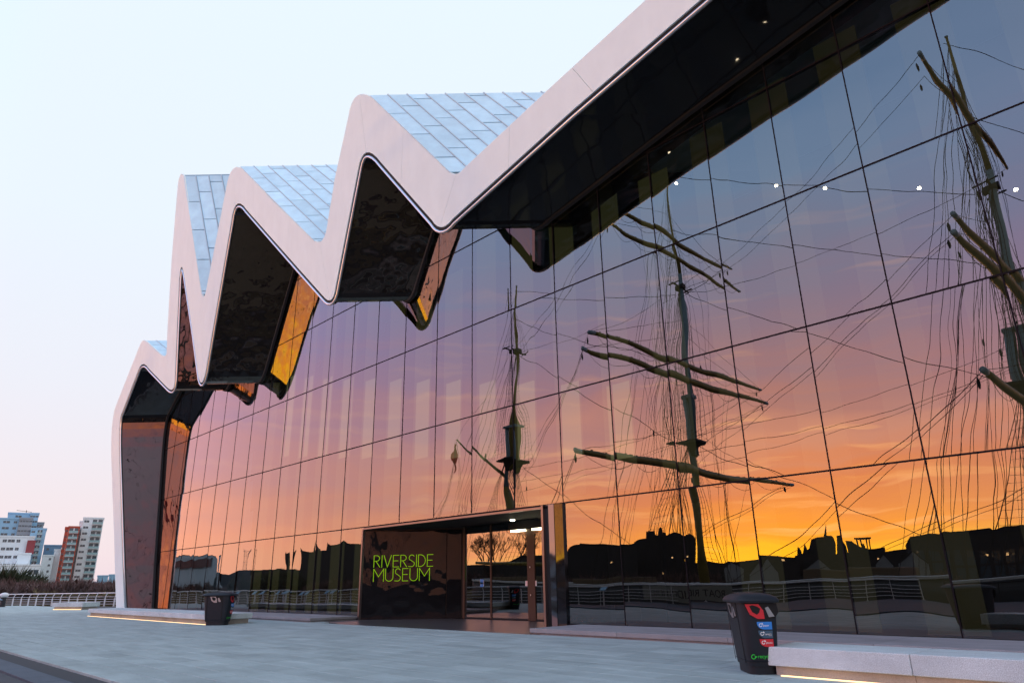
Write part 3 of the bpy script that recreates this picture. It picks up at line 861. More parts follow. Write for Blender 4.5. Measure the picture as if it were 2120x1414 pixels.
# solve s0 + t*dirw = k*dd
det = dirw.x * (-dd.y) - dirw.y * (-dd.x)
tt = ((-s0.x) * (-dd.y) - (-s0.y) * (-dd.x)) / det
WEND = s0 + dirw * tt
YD = WEND.y
def wall_pt(t, z, off=0): return s0 + dirw * t + Vector((dirw.y, -dirw.x, 0)) * off + Vector((0, 0, z))
nw = Vector((dirw.y, -dirw.x, 0))
if nw.y > 0: nw = -nw
def wp(t, z, off=0): return s0 + dirw * t + nw * off + Vector((0, 0, z))
seam_t = tt * .83
for a, bb in ((0, seam_t - .02), (seam_t + .02, tt - .12)):
    b = MB(); b.obox(wp(a, .01, 0), dirw * (bb - a), -nw * .08, (0, 0, ZT - .12)); b.build('sign_wall_panel', M['sign_steel'], ent)
b = MB(); b.obox(wp(0, .01, -.09), dirw * tt, -nw * .1, (0, 0, ZT)); b.build('wall_backing', M['copper'], ent)
# ceiling of the recess
b = MB(); b.prism([(XL, YG + .055, ZT), (XR, YG + .055, ZT), (XR, YD + .4, ZT), (WEND.x, YD + .4, ZT)], (0, 0, .08)); b.build('recess_ceiling', M['gap'], ent)
b = MB(); b.box(-30.4, -14.2, YG + .02, YG + 5.4, ZT + .28, ZT + .34); b.build('lobby_roof', M['int_dark'], ent)
# lip round the opening
b = MB(); b.box(XL - .02, XR - .9, YG - .10, YG + .05, ZT - .02, ZT + .055); b.box(XL - .04, XL + .07, YG - .10, YG + .05, 0, ZT - .02); b.build('portal_lip', M['lip'], ent)
# right jamb: two upright sheets of polished steel
jx = -17.75
b = MB(); b.box(jx, jx + .10, YG - .12, YG + .3, 0, ZT + .1); b.build('jamb_edge', M['lip'], ent)
for xa, xb, tilt in ((jx + .10, jx + .66, -.10), (jx + .66, XR + .02, .03)):
    b = MB(); b.obox((xa, YG - .10 - tilt, .0), (xb - xa, tilt * 1.5, 0), (0, .25, 0), (0, 0, ZT + .1)); b.build('jamb_sheet', M['jamb'], ent)
b = MB(); b.box(jx + .02, jx + .1, YG + .3, YD + .3, 0, ZT); b.build('jamb_return', M['steel'], ent)
# glazed doors
doors = empty('d', None, None); doors.name = 'glazed_doors'; mpart(doors)
def door_x(px): 
    r = ray(px, 1200); return (r * (YD / r.y)).x
dx = [WEND.x + .05, door_x(1017), door_x(1094), door_x(1107), jx + .02]
zt = 3.35
for a, c in ((0, 1), (1, 2), (3, 4)):
    b = MB(); b.obox((dx[a] + .04, YD, .06), (dx[c] - dx[a] - .08, 0, 0), (0, .02, 0), (0, 0, ZT - .1)); b.build('door_pane', M['doorglass'], doors)
MB().box(WEND.x - .02, WEND.x + .10, YD - .03, YD + .08, 0, ZT).build('door_post', M['copper'], doors)
MB().box(dx[1] - .045, dx[1] + .045, YD - .03, YD + .08, 0, ZT).build('door_post', M['copper'], doors)
MB().box(dx[2] - .02, dx[3] + .04, YD - .04, YD + .09, 0, ZT).build('door_post', M['copper'], doors)
MB().box(WEND.x, jx, YD - .02, YD + .08, .0, .07).build('threshold', M['gap'], doors)
for z in (1.0, 2.1):
    MB().tube([((dx[2] + dx[3]) / 2, YD - .08, z - .03), ((dx[2] + dx[3]) / 2, YD - .08, z + .03)], .02, 8).build('door_lock', M['trim'], doors)
clipped = MB(); clipped.box(WEND.x - 1, jx + 1.5, YD + 1.9, YD + 2.0, 0, ZT); clipped.build('lobby_back', M['int_dark'], ent)
MB().box(jx + .1, jx + .3, YD + .3, YD + 2, 0, ZT).build('lobby_side', M['int_dark'], ent)
MB().box(WEND.x - .5, WEND.x - .3, YD + .3, YD + 2, 0, ZT).build('lobby_side', M['int_dark'], ent)
# notices on the doors
def notice(px0, px1, py0, py1, mt, kids=None):
    a = on_y(px0, py0, YD - .012); c = on_y(px1, py1, YD - .012)
    b = MB(); b.box(a.x, c.x, YD - .014, YD - .006, c.z, a.z); b.build('notice', mt, ent); return a, c
a, c = notice(994, 1001.5, 1199.5, 1213, M['white'])
b = MB()
for zc in (.70, .25):
    z = c.z + (a.z - c.z) * zc; b.v_ = None
    b.box(a.x + .01, c.x - .01, YD - .018, YD - .0145, z - .1, z + .1)
b.build('notice_print', M['blue'], ent)
for q in ((1087.5, 1095, 1202, 1212.5), (1103.5, 1111, 1201.5, 1212.5)):
    a, c = notice(*q, M['white'])
    b = MB(); xm = (a.x + c.x) / 2; zm = (a.z + c.z) / 2
    for k in range(-2, 3): b.box(xm - .05, xm + .05, YD - .018, YD - .0145, zm + k * .04 - .006, zm + k * .04 + .006)
    b.build('notice_print', M['red'], ent)
# lamps of the portal: strip lamp over the doors and a round downlight
za = on_y(1058, 1099.5, YD - .12); zb = on_y(1122, 1098, YD - .12)
b = MB(); b.box(za.x, dx[2] - .03, YD - .14, YD - .08, za.z - .035, za.z + .035); b.build('strip_lamp', M['lampw'], ent)
b = MB(); b.box(dx[3] + .05, jx - .02, YD - .14, YD - .08, za.z - .035, za.z + .035); b.build('strip_lamp', M['lampw'], ent)
MB().box(za.x - .1, jx, YD - .2, YD - .05, za.z + .04, ZT - .005).build('lamp_box', M['gap'], ent)
dlp = on_z(1061, 1077, ZT - .04)
b = MB(); b.lathe([(.09, -.02), (.10, .0), (.10, .03)], (0, 0, 0), 14); b.build('downlight', M['lampw'], ent, loc=dlp)
# ------------- the sign: letters made of small green lamps
sign = mgroup('sign')
def seg(a, b): return ('l', a, b)
def arcp(cx, cy, rx, ry, a0, a1): return ('a', cx, cy, rx, ry, a0, a1)
GL = {'I': (.0, [seg((0, 0), (0, 1))]),
      'V': (.56, [seg((0, 1), (.28, 0)), seg((.28, 0), (.56, 1))]),
      'E': (.42, [seg((0, 0), (0, 1)), seg((0, 1), (.42, 1)), seg((0, .52), (.36, .52)), seg((0, 0), (.42, 0))]),
      'R': (.46, [seg((0, 0), (0, 1)), seg((0, 1), (.18, 1)), arcp(.18, .76, .24, .24, 90, -90), seg((.18, .52), (0, .52)), seg((.16, .52), (.46, 0))]),
      'S': (.44, [arcp(.23, .76, .20, .24, 35, 180), arcp(.23, .76, .2, .24, 180, 225), seg((.09, .60), (.36, .40)), arcp(.21, .24, .22, .24, 42, -90), seg((.21, 0), (0, .02))]),
      'D': (.52, [seg((0, 0), (0, 1)), seg((0, 1), (.14, 1)), arcp(.14, .5, .38, .5, 90, -90), seg((.14, 0), (0, 0))]),
      'M': (.78, [seg((0, 0), (.0, 1)), seg((.0, 1), (.39, .36)), seg((.39, .36), (.78, 1)), seg((.78, 1), (.78, 0))]),
      'U': (.58, [seg((0, 1), (0, .29)), arcp(.29, .29, .29, .29, 180, 360), seg((.58, .29), (.58, 1))])}
def wall_at(px, py):
    """point of the sign wall seen through (px,py)"""
    r = ray(px, py); k = (s0 - EYE).dot(nw) / r.dot(nw); return EYE + r * k
def dots(strokes, step):
    out = []
    for s in strokes:
        if s[0] == 'l':
            (x0, y0), (x1, y1) = s[1], s[2]; n = max(1, round(math.hypot(x1 - x0, y1 - y0) / step))
            out += [(x0 + (x1 - x0) * i / n, y0 + (y1 - y0) * i / n) for i in range(n + 1)]
        else:
            _, cx, cy, rx, ry, a0, a1 = s; n = max(1, round(abs(R(a1 - a0)) * (rx + ry) / 2 / step))
            out += [(cx + rx * math.cos(R(a0 + (a1 - a0) * i / n)), cy + ry * math.sin(R(a0 + (a1 - a0) * i / n))) for i in range(n + 1)]
    ded = []
    for p in out:
        if all(math.hypot(p[0] - q[0], p[1] - q[1]) > step * .55 for q in ded): ded.append(p)
    return ded
def sign_line(word, pa, pb, hpx):
    A = wall_at(*pa); B = wall_at(*pb)
    t0 = (A - s0).dot(dirw); t1 = (B - s0).dot(dirw); z0 = (A.z + B.z) / 2
    H = (wall_at(pa[0], pa[1] - hpx).z - A.z)
    gap = .15
    tot = sum(GL[c][0] for c in word) + gap * (len(word) - 1)
    sc = (t1 - t0) / tot; x = 0
    for c in word:
        w, strokes = GL[c]
        b = MB()
        for dx_, dz_ in dots([s for s in strokes], .052):
            p = wp(t0 + (x + dx_) * sc, z0 + dz_ * H, .02)
            b.tube([p - nw * .015, p + nw * .012], .0145, 6)
        b.build('letter', M['green_led'], sign)
        x += w + gap
sign_line('RIVERSIDE', (774, 1172.5), (896, 1173), 24)
sign_line('MUSEUM', (773, 1202), (889, 1202), 25.5)

# ---------------------------------------------------------------- plinths, benches
def block_bench(name, label, cat, x0, x1, y0, y1, ztop, zslab, inset, nblocks, led=None, m='bench', group=None, z0=0):
    t = empty(name, label, cat, ((x0 + x1) / 2, (y0 + y1) / 2, 0), 0, group)
    cx, cyy = (x0 + x1) / 2, (y0 + y1) / 2
    w = (x1 - x0) / nblocks
    for i in range(nblocks):
        MB().box(x0 + w * i + .004 - cx, x0 + w * (i + 1) - .004 - cx, y0 - cyy, y1 - cyy, zslab, ztop).build('stone_block', M[m], t, bevel=.012)
    for i in range(nblocks):
        MB().box(x0 + w * i + (inset if i == 0 else .003) - cx, x0 + w * (i + 1) - (inset if i == nblocks - 1 else .003) - cx, y0 + inset - cyy, y1 - inset - cyy, 0, zslab).build('base_block', M['benchbase' if m == 'bench' else 'plinth'], t)
    if led:
        MB().box(x0 + led - cx, x1 - .05 - cx, y0 - .035 - cyy, y0 - .005 - cyy, .004, .018).build('light_strip', M['led'], t)
    return t
# near bench on the right
nb = on_z(1582, 1338, .43); ne = on_z(2120, 1350, .43)
block_bench('granite_bench', 'long pale granite block bench in the right foreground, lit strip along its foot', 'bench', nb.x, nb.x + 6.6, nb.y + .05, nb.y + 1.12, .43, .145, .09, 3, .22)
# far long bench by the left leg
block_bench('granite_bench', 'long granite bench at the foot of the white left leg, warm light strip under it', 'bench', -51.0, -32.0, 12.75, 14.6, .42, .20, .12, 9, .1)
# small bench near the railing
e1 = on_z(171.5, 1248.8, .48)
t = empty('granite_bench', 'short granite bench standing alone before the white railing', 'bench', (e1.x, e1.y, 0), R(20))
MB().box(-4.0, 0, 0, 1.5, .22, .55).build('stone_block', M['bench'], t, bevel=.02)
MB().box(-3.8, -.15, .12, 1.4, 0, .22).build('base_block', M['benchbase'], t)
MB().box(-3.8, -.2, .02, .06, .01, .04).build('light_strip', M['led'], t)
# plinths under the glass
block_bench('stone_plinth', 'low granite plinth along the glass between the left leg and the entrance', 'plinth', -54, -29.75, 16.2, YG - .02, .17, .06, .06, 10, None, 'plinth')
block_bench('stone_plinth', 'low granite plinth along the glass right of the entrance', 'plinth', -16.15, 14, 16.2, YG - .02, .17, .05, .06, 9, None, 'plinth')

# ---------------------------------------------------------------- recycling bins
def bin_at(name, label, loc, rz, detail=True, sc=1.0):
    t = empty(name, label, 'recycling bin', loc, rz, 'black recycling bins')
    t.scale = (sc, sc, sc)
    HX, HY = .92, 1.62
    def sup(hx, hy, z, n=28, e=.42):
        hx, hy = hx * HX, hy * HY
        out = []
        for i in range(n):
            a = 2 * math.pi * (i + .5) / n; c, s_ = math.cos(a), math.sin(a)
            out.append((hx * math.copysign(abs(c) ** e, c), hy * math.copysign(abs(s_) ** e, s_), z))
        return out
    def loft(rings, nm, m, caps=True):
        b = MB(); n = len(rings[0])
        for r in rings: b.v += r
        for i in range(len(rings) - 1):
            for j in range(n):
                q = (j + 1) % n; b.f.append((i * n + j, i * n + q, (i + 1) * n + q, (i + 1) * n + j)); b.mi.append(0)
        if caps:
            b.f.append(tuple(range(n))[::-1]); b.mi.append(0); b.f.append(tuple((len(rings) - 1) * n + j for j in range(n))); b.mi.append(0)
        o = b.build(nm, m, t, smooth=True)
        md = o.modifiers.new('es', 'EDGE_SPLIT'); md.split_angle = R(40)
        return o
    def half(z): return .27 + (.345 - .27) * min(max((z - .1) / .95, 0), 1) ** .8
    loft([sup(.25, .25, 0), sup(.255, .255, .125)], 'base', M['bin'])
    zs = [.125, .15, .19, .2, .205, .25, .4, .6, .8, 1.0, 1.10]
    loft([sup(half(z) + (.012 if .19 < z < .203 else 0), half(z) + (.012 if .19 < z < .203 else 0), z) for z in zs], 'body', M['bin'])
    loft([sup(.365, .365, 1.08), sup(.395, .395, 1.085), sup(.40, .40, 1.115), sup(.37, .37, 1.16), sup(.29, .29, 1.2), sup(.16, .16, 1.225), sup(.05, .05, 1.23)], 'lid', M['bin'])
    MB().box(-.16, .06, -.26, -.10, 1.19, 1.212).build('lid_plate', M['silver'], t)
    # faces: -y is the sticker face, +x and -x the others
    def fpt(u, z, d, side=0):
        h = half(z) + d
        if side == 0: return Vector((u, -half(z) * HY - d, z))
        if side == 1: return Vector((-half(z) * HX - d, -u, z))
        return Vector((half(z) * HX + d, u, z))
    def decal(poly, d, nm, m, side=0, th=.004):
        b = MB(); P = [fpt(u, z, d, side) for u, z in poly]; dv = Vector((0, -th, 0)) if side == 0 else Vector((-th if side == 1 else th, 0, 0))
        b.prism([p + dv for p in P], -dv); return b.build(nm, m, t)
    # dark seam down the corner side
    for side, u in ((1, .28), (1, -.36), (2, .28)):
        decal([(u - .012, .16), (u + .012, .16), (u + .012, 1.08), (u - .012, 1.08)], .001, 'seam', M['bindark'], side)
    # aperture: recessed frame on the sticker face and one on each side
    def ap(side, m):
        decal([(-.26, 1.07), (.27, 1.07), (.29, .93), (.22, .84), (.0, .82), (-.16, .88)], .002, 'aperture', M['bindark'], side)
        decal([(-.24, 1.06), (-.02, 1.06), (.05, .96), (.06, .835), (-.05, .835), (-.17, .90)], .008, 'flap', m, side)
        decal([(-.17, 1.03), (-.12, 1.045), (-.04, 1.02), (-.0, .99), (-.02, .93), (-.06, .90), (-.13, .94)], .014, 'flap_hole', M['bindark'], side)
        decal([(.08, 1.0), (.13, 1.02), (.22, .87), (.13, .86)], .008, 'flap', M['silver'], side)
    ap(0, M['red']); ap(1, M['silver'])
    # stickers
    def sticker(z0, z1, m, word, ind=0, side=0):
        u0, u1 = -.07 + ind, .165
        poly = [(u0, z1)]
        for k in range(7):
            a = R(180 + 90 * k / 6); poly.append((u0 + .11 + .11 * math.cos(a), z0 + .09 + .09 * math.sin(a)))
        poly += [(u1, z0), (u1, z1)]
        decal(poly, .003, 'sticker', m, side)
        if not detail: return
        # loop arrow mark
        b = MB(); cx, cz = u0 + .055, (z0 + z1) / 2 + .008
        for k in range(11):
            a0, a1 = R(60 + 27 * k), R(60 + 27 * (k + 1))
            for r0, r1 in ((.018, .028),):
                p = [fpt(cx + r * math.cos(a), cz + r * math.sin(a), .0085, side) for r, a in ((r0, a0), (r1, a0), (r1, a1), (r0, a1))]
                b.quadmesh(p, [(0, 1, 2, 3)])
        p = [fpt(cx + .012, cz + .012, .0085, side), fpt(cx + .045, cz + .01, .0085, side), fpt(cx + .025, cz + .04, .0085, side)]
        b.quadmesh(p, [(0, 1, 2)]); b.build('loop_mark', M['white'], t)
        me = text_mesh(word, .042, .001, lambda v: fpt(cx + .04 + v.x, cz - .018 + v.y, .009 + v.z, side), M['white'])
        link('sticker_word', me, t)
    sticker(.675, .79, M['blue'], 'paper')
    sticker(.545, .66, M['teal'], 'cans', .012)
    b = MB()
    for k in range(3): 
        p = [fpt(.115 + dx_, .575 + dz_, .0085) for dx_, dz_ in ((-.012 + k * .016, 0), (k * .016, 0), (k * .016 - .002, .04 + .01 * (k == 1)), (-.010 + k * .016, .04 + .01 * (k == 1)))]
        b.quadmesh(p, [(0, 1, 2, 3)])
    b.build('can_mark', M['silver'], t)
    sticker(.415, .53, M['red'], 'plastic', .02)
    if detail:
        b = MB(); cx, cz = -.17, .27
        for k in range(11):
            a0, a1 = R(50 + 27 * k), R(50 + 27 * (k + 1))
            p = [fpt(cx + r * math.cos(a), cz + r * math.sin(a), .006) for r, a in ((.026, a0), (.038, a0), (.038, a1), (.026, a1))]
            b.quadmesh(p, [(0, 1, 2, 3)])
        p = [fpt(cx + .02, cz + .015, .006), fpt(cx + .062, cz, .006), fpt(cx + .02, cz - .022, .006)]
        b.quadmesh(p, [(0, 1, 2)]); b.build('loop_mark', M['greenp'], t)
        link('recycle_word', text_mesh('recycle', .078, .001, lambda v: fpt(cx + .065 + v.x, cz - .022 + v.y, .006 + v.z), M['greenp']), t)
    return t
nbin = on_z(1556, 1402, 0)
bin_at('recycling_bin', 'black recycling bin beside the near granite bench, blue grey and red stickers', (-6.47, 11.98, 0), R(43), True, 1.03)
bin_at('recycling_bin', 'black recycling bin at the right end of the far long bench', (-31.75, 12.95, 0), R(130), True, 1.08)

# ---------------------------------------------------------------- quay railing
def railing(pts, label, spacing=1.7, name='railing', mk='railw'):
    P = [Vector((x, y, 0)) for x, y in pts]; S = cum(P); n = int(S[-1] / spacing)
    t = empty(name, label, 'railing', P[0])
    o = P[0]
    pb = MB()
    pb.tube([(0, 0, 0), (0, -.02, .5), (0, -.02, .8), (0, .03, 1.0), (0, .13, 1.14)], .032, 6)
    pb.box(-.01, .01, -.09, .05, .02, .72)
    pb.box(-.07, .07, -.09, .09, 0, .02)
    pme = pb.mesh('post', M[mk])
    for i in range(n + 1):
        p = at_s(P, S, i * spacing); q = at_s(P, S, i * spacing + .1) - p
        link('post', pme, t, p - o, math.atan2(q.y, q.x) if q.length > 0 else 0)
    def off(z, d):
        out = []
        for i in range(n + 1):
            p = at_s(P, S, i * spacing); q = (at_s(P, S, min(i * spacing + .1, S[-1])) - at_s(P, S, max(i * spacing - .1, 0))).normalized()
            out.append(p - o + Vector((-q.y, q.x, 0)) * d + Vector((0, 0, z)))
        return out
    MB().tube(off(1.2, .16), .045, 8).build('handrail', M[mk], t, smooth=True)
    for z in (.2, .42, .64, .86): MB().tube(off(z, -.03 + (.03 if z > .8 else 0)), .018, 5).build('bar', M[mk], t)
    return t
railing(RAILN, 'white steel railing closing the plaza at the left, in front of the brown river bank')
railing([(x, y + .5) for x, y in QUAY[2:11]], 'white quay railing mirrored along the foot of the glass wall')
railing([(x, y + .5) for x, y in QUAY[10:]], 'dark quay railing by the ship, mirrored in the right half of the glass', 2.4, 'railing', 'iron')
# white topped lamp bollard at the left end
p = on_z(4, 1256, 0)
t = empty('lamp_bollard', 'dark bollard with a white dome at the left edge of the plaza', 'bollard', p)
b = MB(); b.lathe([(.30, 0), (.30, .06), (.24, .08), (.24, .95)], n=14); b.build('post', M['iron'], t, smooth=False)
b = MB(); b.lathe([(.25, .95), (.38, 1.06), (.42, 1.16), (.34, 1.3), (.18, 1.38), (.05, 1.4)], n=16); b.build('dome', M['railw'], t, smooth=True)
# information lecterns along the quay
lect = MB(); lect.box(-.05, .05, -.03, .03, 0, .95)
lme = lect.mesh('post', M['railw'])
lp = MB(); lp.obox((-.35, -.18, .92), (.7, 0, 0), (0, .36, .22), (0, -.012, .03)); lpm = lp.mesh('panel', M['blockblue'])
LPX = [505, 545, 562, 592, 610, 640, 655, 693, 708, 1058, 1100]
ORD = [f'slanted blue information panel, {w} from the left in the row mirrored along the quay' for w in ('first','second','third','fourth','fifth','sixth','seventh','eighth','ninth')] + ['slanted information panel mirrored in the glass door, left one', 'slanted information panel mirrored in the glass door, right one']
for i, px in enumerate(LPX):
    v = on_z(px, 1252, 0); q = Vector((v.x * .985, mirror_y(v.y) + 1.3, 0))
    if px > 1000: q = Vector((-33 + (px - 1058) * .05, 1.2 - (px - 1058) * .05, 0))
    t = empty('information_lectern', f'{ORD[i]}', 'information panel', q, R(180), 'information lecterns along the quay')
    link('post', lme, t); link('panel', lpm, t)
# banners on the quay railing, they face the museum
def banner(xc, y, w, h, z, lines, label, m=M['banner']):
    t = empty('banner', label, 'banner', (xc, y, 0), R(180))
    MB().box(-w / 2, w / 2, -.01, .01, z, z + h).build('cloth', m, t)
    zz = z + h
    for tx_, sz in lines:
        zz -= sz * 1.05
        me = text_mesh(tx_, sz, .003, lambda v: Vector((v.x, -.014 - v.z, v.y + zz)), M['black'], 'CENTER')
        link('lettering', me, t)
vx = on_z(1410, 1243, .35)
banner(-27.9, -5.9, 7.0, 1.0, .12, [('BOAT RIDES HERE!', .70)], 'grey banner reading BOAT RIDES HERE on the quay, mirrored in the glass')

# ---------------------------------------------------------------- the tall ship behind the viewer, seen in the glass
YS = mirror_y(61.0)
ship = empty('sailing_ship', 'three masted sailing ship mirrored in the glass, sails furled on its yards', 'ship', (-36, YS, -3.4))
SO = Vector((-36, YS, -3.4))
def spart(o, parent=None):
    if parent is None: o.parent = ship; o.matrix_parent_inverse = Matrix.Translation(-SO)
    else: o.parent = parent
    return o
def sgroup(name):
    o = bpy.data.objects.new(name, None); COL.objects.link(o); return spart(o)
# hull
b = MB(); ns = 28; xs0, xs1 = -78, 8
for i in range(ns + 1):
    t = i / ns; x = xs0 + (xs1 - xs0) * t
    w = 5.6 * (min(1, (t * 7) ** .5) if t < .15 else 1) * (max(0.03, (1 - t) / .22) ** .55 if t > .78 else 1)
    w = max(w, .25); sh = .8 * (2 * t - 1) ** 2
    for yy, z in ((0, -4.6), (w * .75, -4.2), (w * .96, -2.2), (w, .2 + sh), (w * .98, 1.05 + sh)):
        b.v.append((x, YS + yy, z))
    for yy, z in ((w * .98, 1.05 + sh), (w, .2 + sh), (w * .96, -2.2), (w * .75, -4.2), (0, -4.6)):
        b.v.append((x, YS - yy, z))
for i in range(ns):
    for k in range(9): b.f.append((i * 10 + k, (i + 1) * 10 + k, (i + 1) * 10 + k + 1, i * 10 + k + 1)); b.mi.append(0)
b.f.append(tuple(range(10))); b.mi.append(0); b.f.append(tuple(ns * 10 + k for k in range(10))[::-1]); b.mi.append(0)
spart(b.build('hull', M['hull'], smooth=True))
b = MB()
for s in (-1, 1):
    pts = []
    for i in range(ns + 1):
        t = i / ns; x = xs0 + (xs1 - xs0) * t
        w = 5.6 * (min(1, (t * 7) ** .5) if t < .15 else 1) * (max(0.03, (1 - t) / .22) ** .55 if t > .78 else 1)
        pts.append((x, YS + s * max(w, .25) * .98, 1.15 + .8 * (2 * t - 1) ** 2))
    b.tube(pts, .13, 5)
spart(b.build('bulwark_rail', M['hullw']))
MB_ = MB(); MB_.box(-76, 4, YS - 4.6, YS + 4.6, -.2, -.05); spart(MB_.build('deck', M['deck']))
for xa, xb, h in ((-72, -62, 2.2), (-52, -44, 1.9), (-27, -19, 2.0)):
    b = MB(); b.box(xa, xb, YS - 2.4, YS + 2.4, -.05, h); spart(b.build('deckhouse', M['deck'], bevel=.08))
b = MB(); b.tube([(4, YS, 1.5), (14, YS, 4.2), (23, YS, 6.6)], .42, 8, .16); spart(b.build('bowsprit', M['mastblue'], smooth=True))
def rope(b, a, c, r=.026, sag=0., n=8):
    a, c = Vector(a), Vector(c)
    k = n if sag else 1
    b.tube([a.lerp(c, i / k) - Vector((0, 0, sag * 4 * (i / k) * (1 - i / k))) for i in range(k + 1)], r, 4, cap=False)
def yard(mast, x, z, half, r=.30, furled=True, yoff=0, rot=0, clip=None):
    yc = YS + .9 + yoff if False else YS + yoff
    b = MB(); n = 16; pts = []
    for i in range(n + 1):
        t = -1 + 2 * i / n; pts.append((x + .55 + rot * t * half, yc + t * half, z - .25 * t * t * 0))
    b.tube(pts, lambda q: 1.22 * r * (1 - .55 * abs(2 * q - 1) ** 1.6), 8)
    o = b.build('yard', M['spar'], mast, smooth=True)
    for s in (-1, 1):
        c = MB(); c.tube([(x + .55 + rot * s * (half - .7), yc + s * (half - .7), z), (x + .55 + rot * s * (half + .1), yc + s * (half + .1), z)], r * .62, 8)
        c.build('yard_tip', M['tipblue'], mast, smooth=True)
    # jackstay and small gear along the yard, footrope under it
    g_ = MB(); rr = random.Random(int(z * 10 + x))
    for i in range(26):
        t = rr.uniform(-.92, .92); p = Vector((x + .55 + rot * t * half, yc + t * half, z + r * (1 - .55 * abs(t) ** 1.6)))
        g_.box(p.x - .07, p.x + .07, p.y - .08, p.y + .08, p.z - .05, p.z + .10)
    for s in (-1, 1):
        for a0, a1 in ((.06, .32), (.32, .6), (.6, .92)):
            rope(g_, (x + .55, yc + s * a0 * half, z - .3), (x + .55, yc + s * a1 * half, z - .25), .02, .75, 6)
    g_.build('footrope', M['rope'], mast)
def block_at(b, p):
    p = Vector(p); b.tube([p + Vector((0, 0, -.32)), p + Vector((0, 0, -.12)), p + Vector((0, 0, .12)), p + Vector((0, 0, .32))], lambda q: (.04, .10, .10, .04)[min(3, int(q * 3 + .5))], 6)
MASTS = [('fore', -8.95, 14.2, 30.3, 45.5), ('main', -37.6, 14.4, 31.0, 46.0), ('mizzen', -63.2, 16.0, 30.5, 39.5)]
for nm, x, zp, zc, ztp in MASTS:
    m_ = sgroup('mast')
    mr = .36 if nm == 'mizzen' else .48
    MB().tube([(x, YS, -.2), (x, YS, zp - 3.2)], mr, 12, mr * .92).build('lower_mast', M['spar'], m_, smooth=True)
    MB().tube([(x, YS, zp - 3.2), (x, YS, zp + 4.6)], mr, 12, mr * .92).build('lower_masthead', M['mastblue'], m_, smooth=True)
    MB().tube([(x + .85, YS, zp - 1.2), (x + .85, YS, zc + 1.6)], mr * .8, 10, mr * .6).build('topmast', M['mastblue' if nm != 'mizzen' else 'spar'], m_, smooth=True)
    MB().tube([(x + .85, YS, zc + 1.0), (x + .85, YS, ztp)], mr * .5, 8, .10).build('topgallant_mast', M['spar'], m_, smooth=True)
    b = MB(); b.lathe([(.05, .0), (.14, .05), (.14, .2), (.03, .26)], (x + .85, YS, ztp), 8); b.build('truck', M['tipblue'], m_)
    b = MB()  # top platform with brackets
    b.prism([(x - 1.2, YS - 1.6, zp), (x + 1.2, YS - 1.9, zp), (x + 1.9, YS - 1.1, zp), (x + 1.9, YS + 1.1, zp), (x + 1.2, YS + 1.9, zp), (x - 1.2, YS + 1.6, zp)], (0, 0, .16))
    b.lathe([(.50, -1.3), (.62, -.9), (.95, -.3), (1.15, 0)], (x + .35, YS, zp), 12)
    b.build('top_platform', M['iron'], m_)
    b = MB(); b.box(x - .5, x + 1.25, YS - .45, YS + .45, zp + 4.4, zp + 4.7); b.build('mast_cap', M['mastblue'], m_)
    b = MB(); b.box(x + .2, x + 1.4, YS - .4, YS + .4, zc - .2, zc + .2); b.tube([(x + .8, YS - 1.9, zc), (x + .8, YS + 1.9, zc)], .1, 5); b.tube([(x + 1.6, YS - 1.5, zc + .1), (x + .2, YS - 1.6, zc)], .07, 5)
    b.tube([(x + 1.6, YS + 1.5, zc + .1), (x + .2, YS + 1.6, zc)], .07, 5); b.build('crosstree', M['iron'], m_)
    if nm != 'mizzen':
        for z, h, r in [q for q in ((11.6, 18.6, .36), (20.7, 16.6, .33), (22.5, 15.3, .29), (34.6, 12.4, .25), (37.0, 11.4, .23)) if not (nm == 'fore' and 30 < q[0] < 36)]:
            yard(m_, x + .4, z, h, r)
    else:
        MB().tube([(x - .4, YS, 14.2), (x - 5, YS - .2, 16.6), (x - 11.2, YS - .3, 20.6)], .24, 8, .13).build('gaff', M['spar'], m_, smooth=True)
        MB().tube([(x - .4, YS, 3.6), (x - 14.5, YS - .2, 4.2)], .26, 8, .18).build('boom', M['spar'], m_, smooth=True)
    # shrouds with ratlines
    sh = MB(); rl = MB()
    for s in (-1, 1):
        feet = [Vector((x - 4.6 + .95 * k, YS + s * 5.4, 1.2)) for k in range(6)]
        head = Vector((x, YS + s * .5, zp + .2))
        for f in feet: rope(sh, f, head, .032)
        k = 1
        while k * .55 < (zp - 2): 
            t = k * .55 / (zp - 1.2); a = feet[0].lerp(head, t); c = feet[4].lerp(head, t); rope(rl, a, c, .013); k += 1
        feet = [Vector((x - .9 + .75 * i, YS + s * 2.35, zp + .15)) for i in range(4)]; head = Vector((x + .85, YS + s * .3, zc))
        for f in feet: rope(sh, f, head, .026)
        k = 1
        while k * .5 < (zc - zp - 1.5):
            t = k * .5 / (zc - zp); rope(rl, feet[0].lerp(head, t), feet[3].lerp(head, t), .012); k += 1
        feet = [Vector((x + .2 + .6 * i, YS + s * 1.6, zc)) for i in range(3)]; head = Vector((x + .85, YS, ztp - 3))
        for f in feet: rope(sh, f, head, .018)
        k = 1
        while k * .5 < (ztp - zc - 5):
            t = k * .5 / (ztp - zc - 3); rope(rl, feet[0].lerp(head, t), feet[2].lerp(head, t), .011); k += 1
        # backstays
        for q, zz in enumerate((zc, zc + .4, zc + 6 if nm != 'mizzen' else zc + 3, ztp - 3, ztp - 1)):
            rope(sh, (x - 5.6 - q * .9, YS + s * 5.4, 1.2), (x + .85, YS, zz), .022)
    sh.build('shrouds', M['rope'], m_); o = rl.build('ratlines', M['rope'], m_); tag(o, kind='stuff')
rg = sgroup('rigging')
b = MB(); bl = MB()
fx, mxn, zx = -8.95, -37.6, -63.2
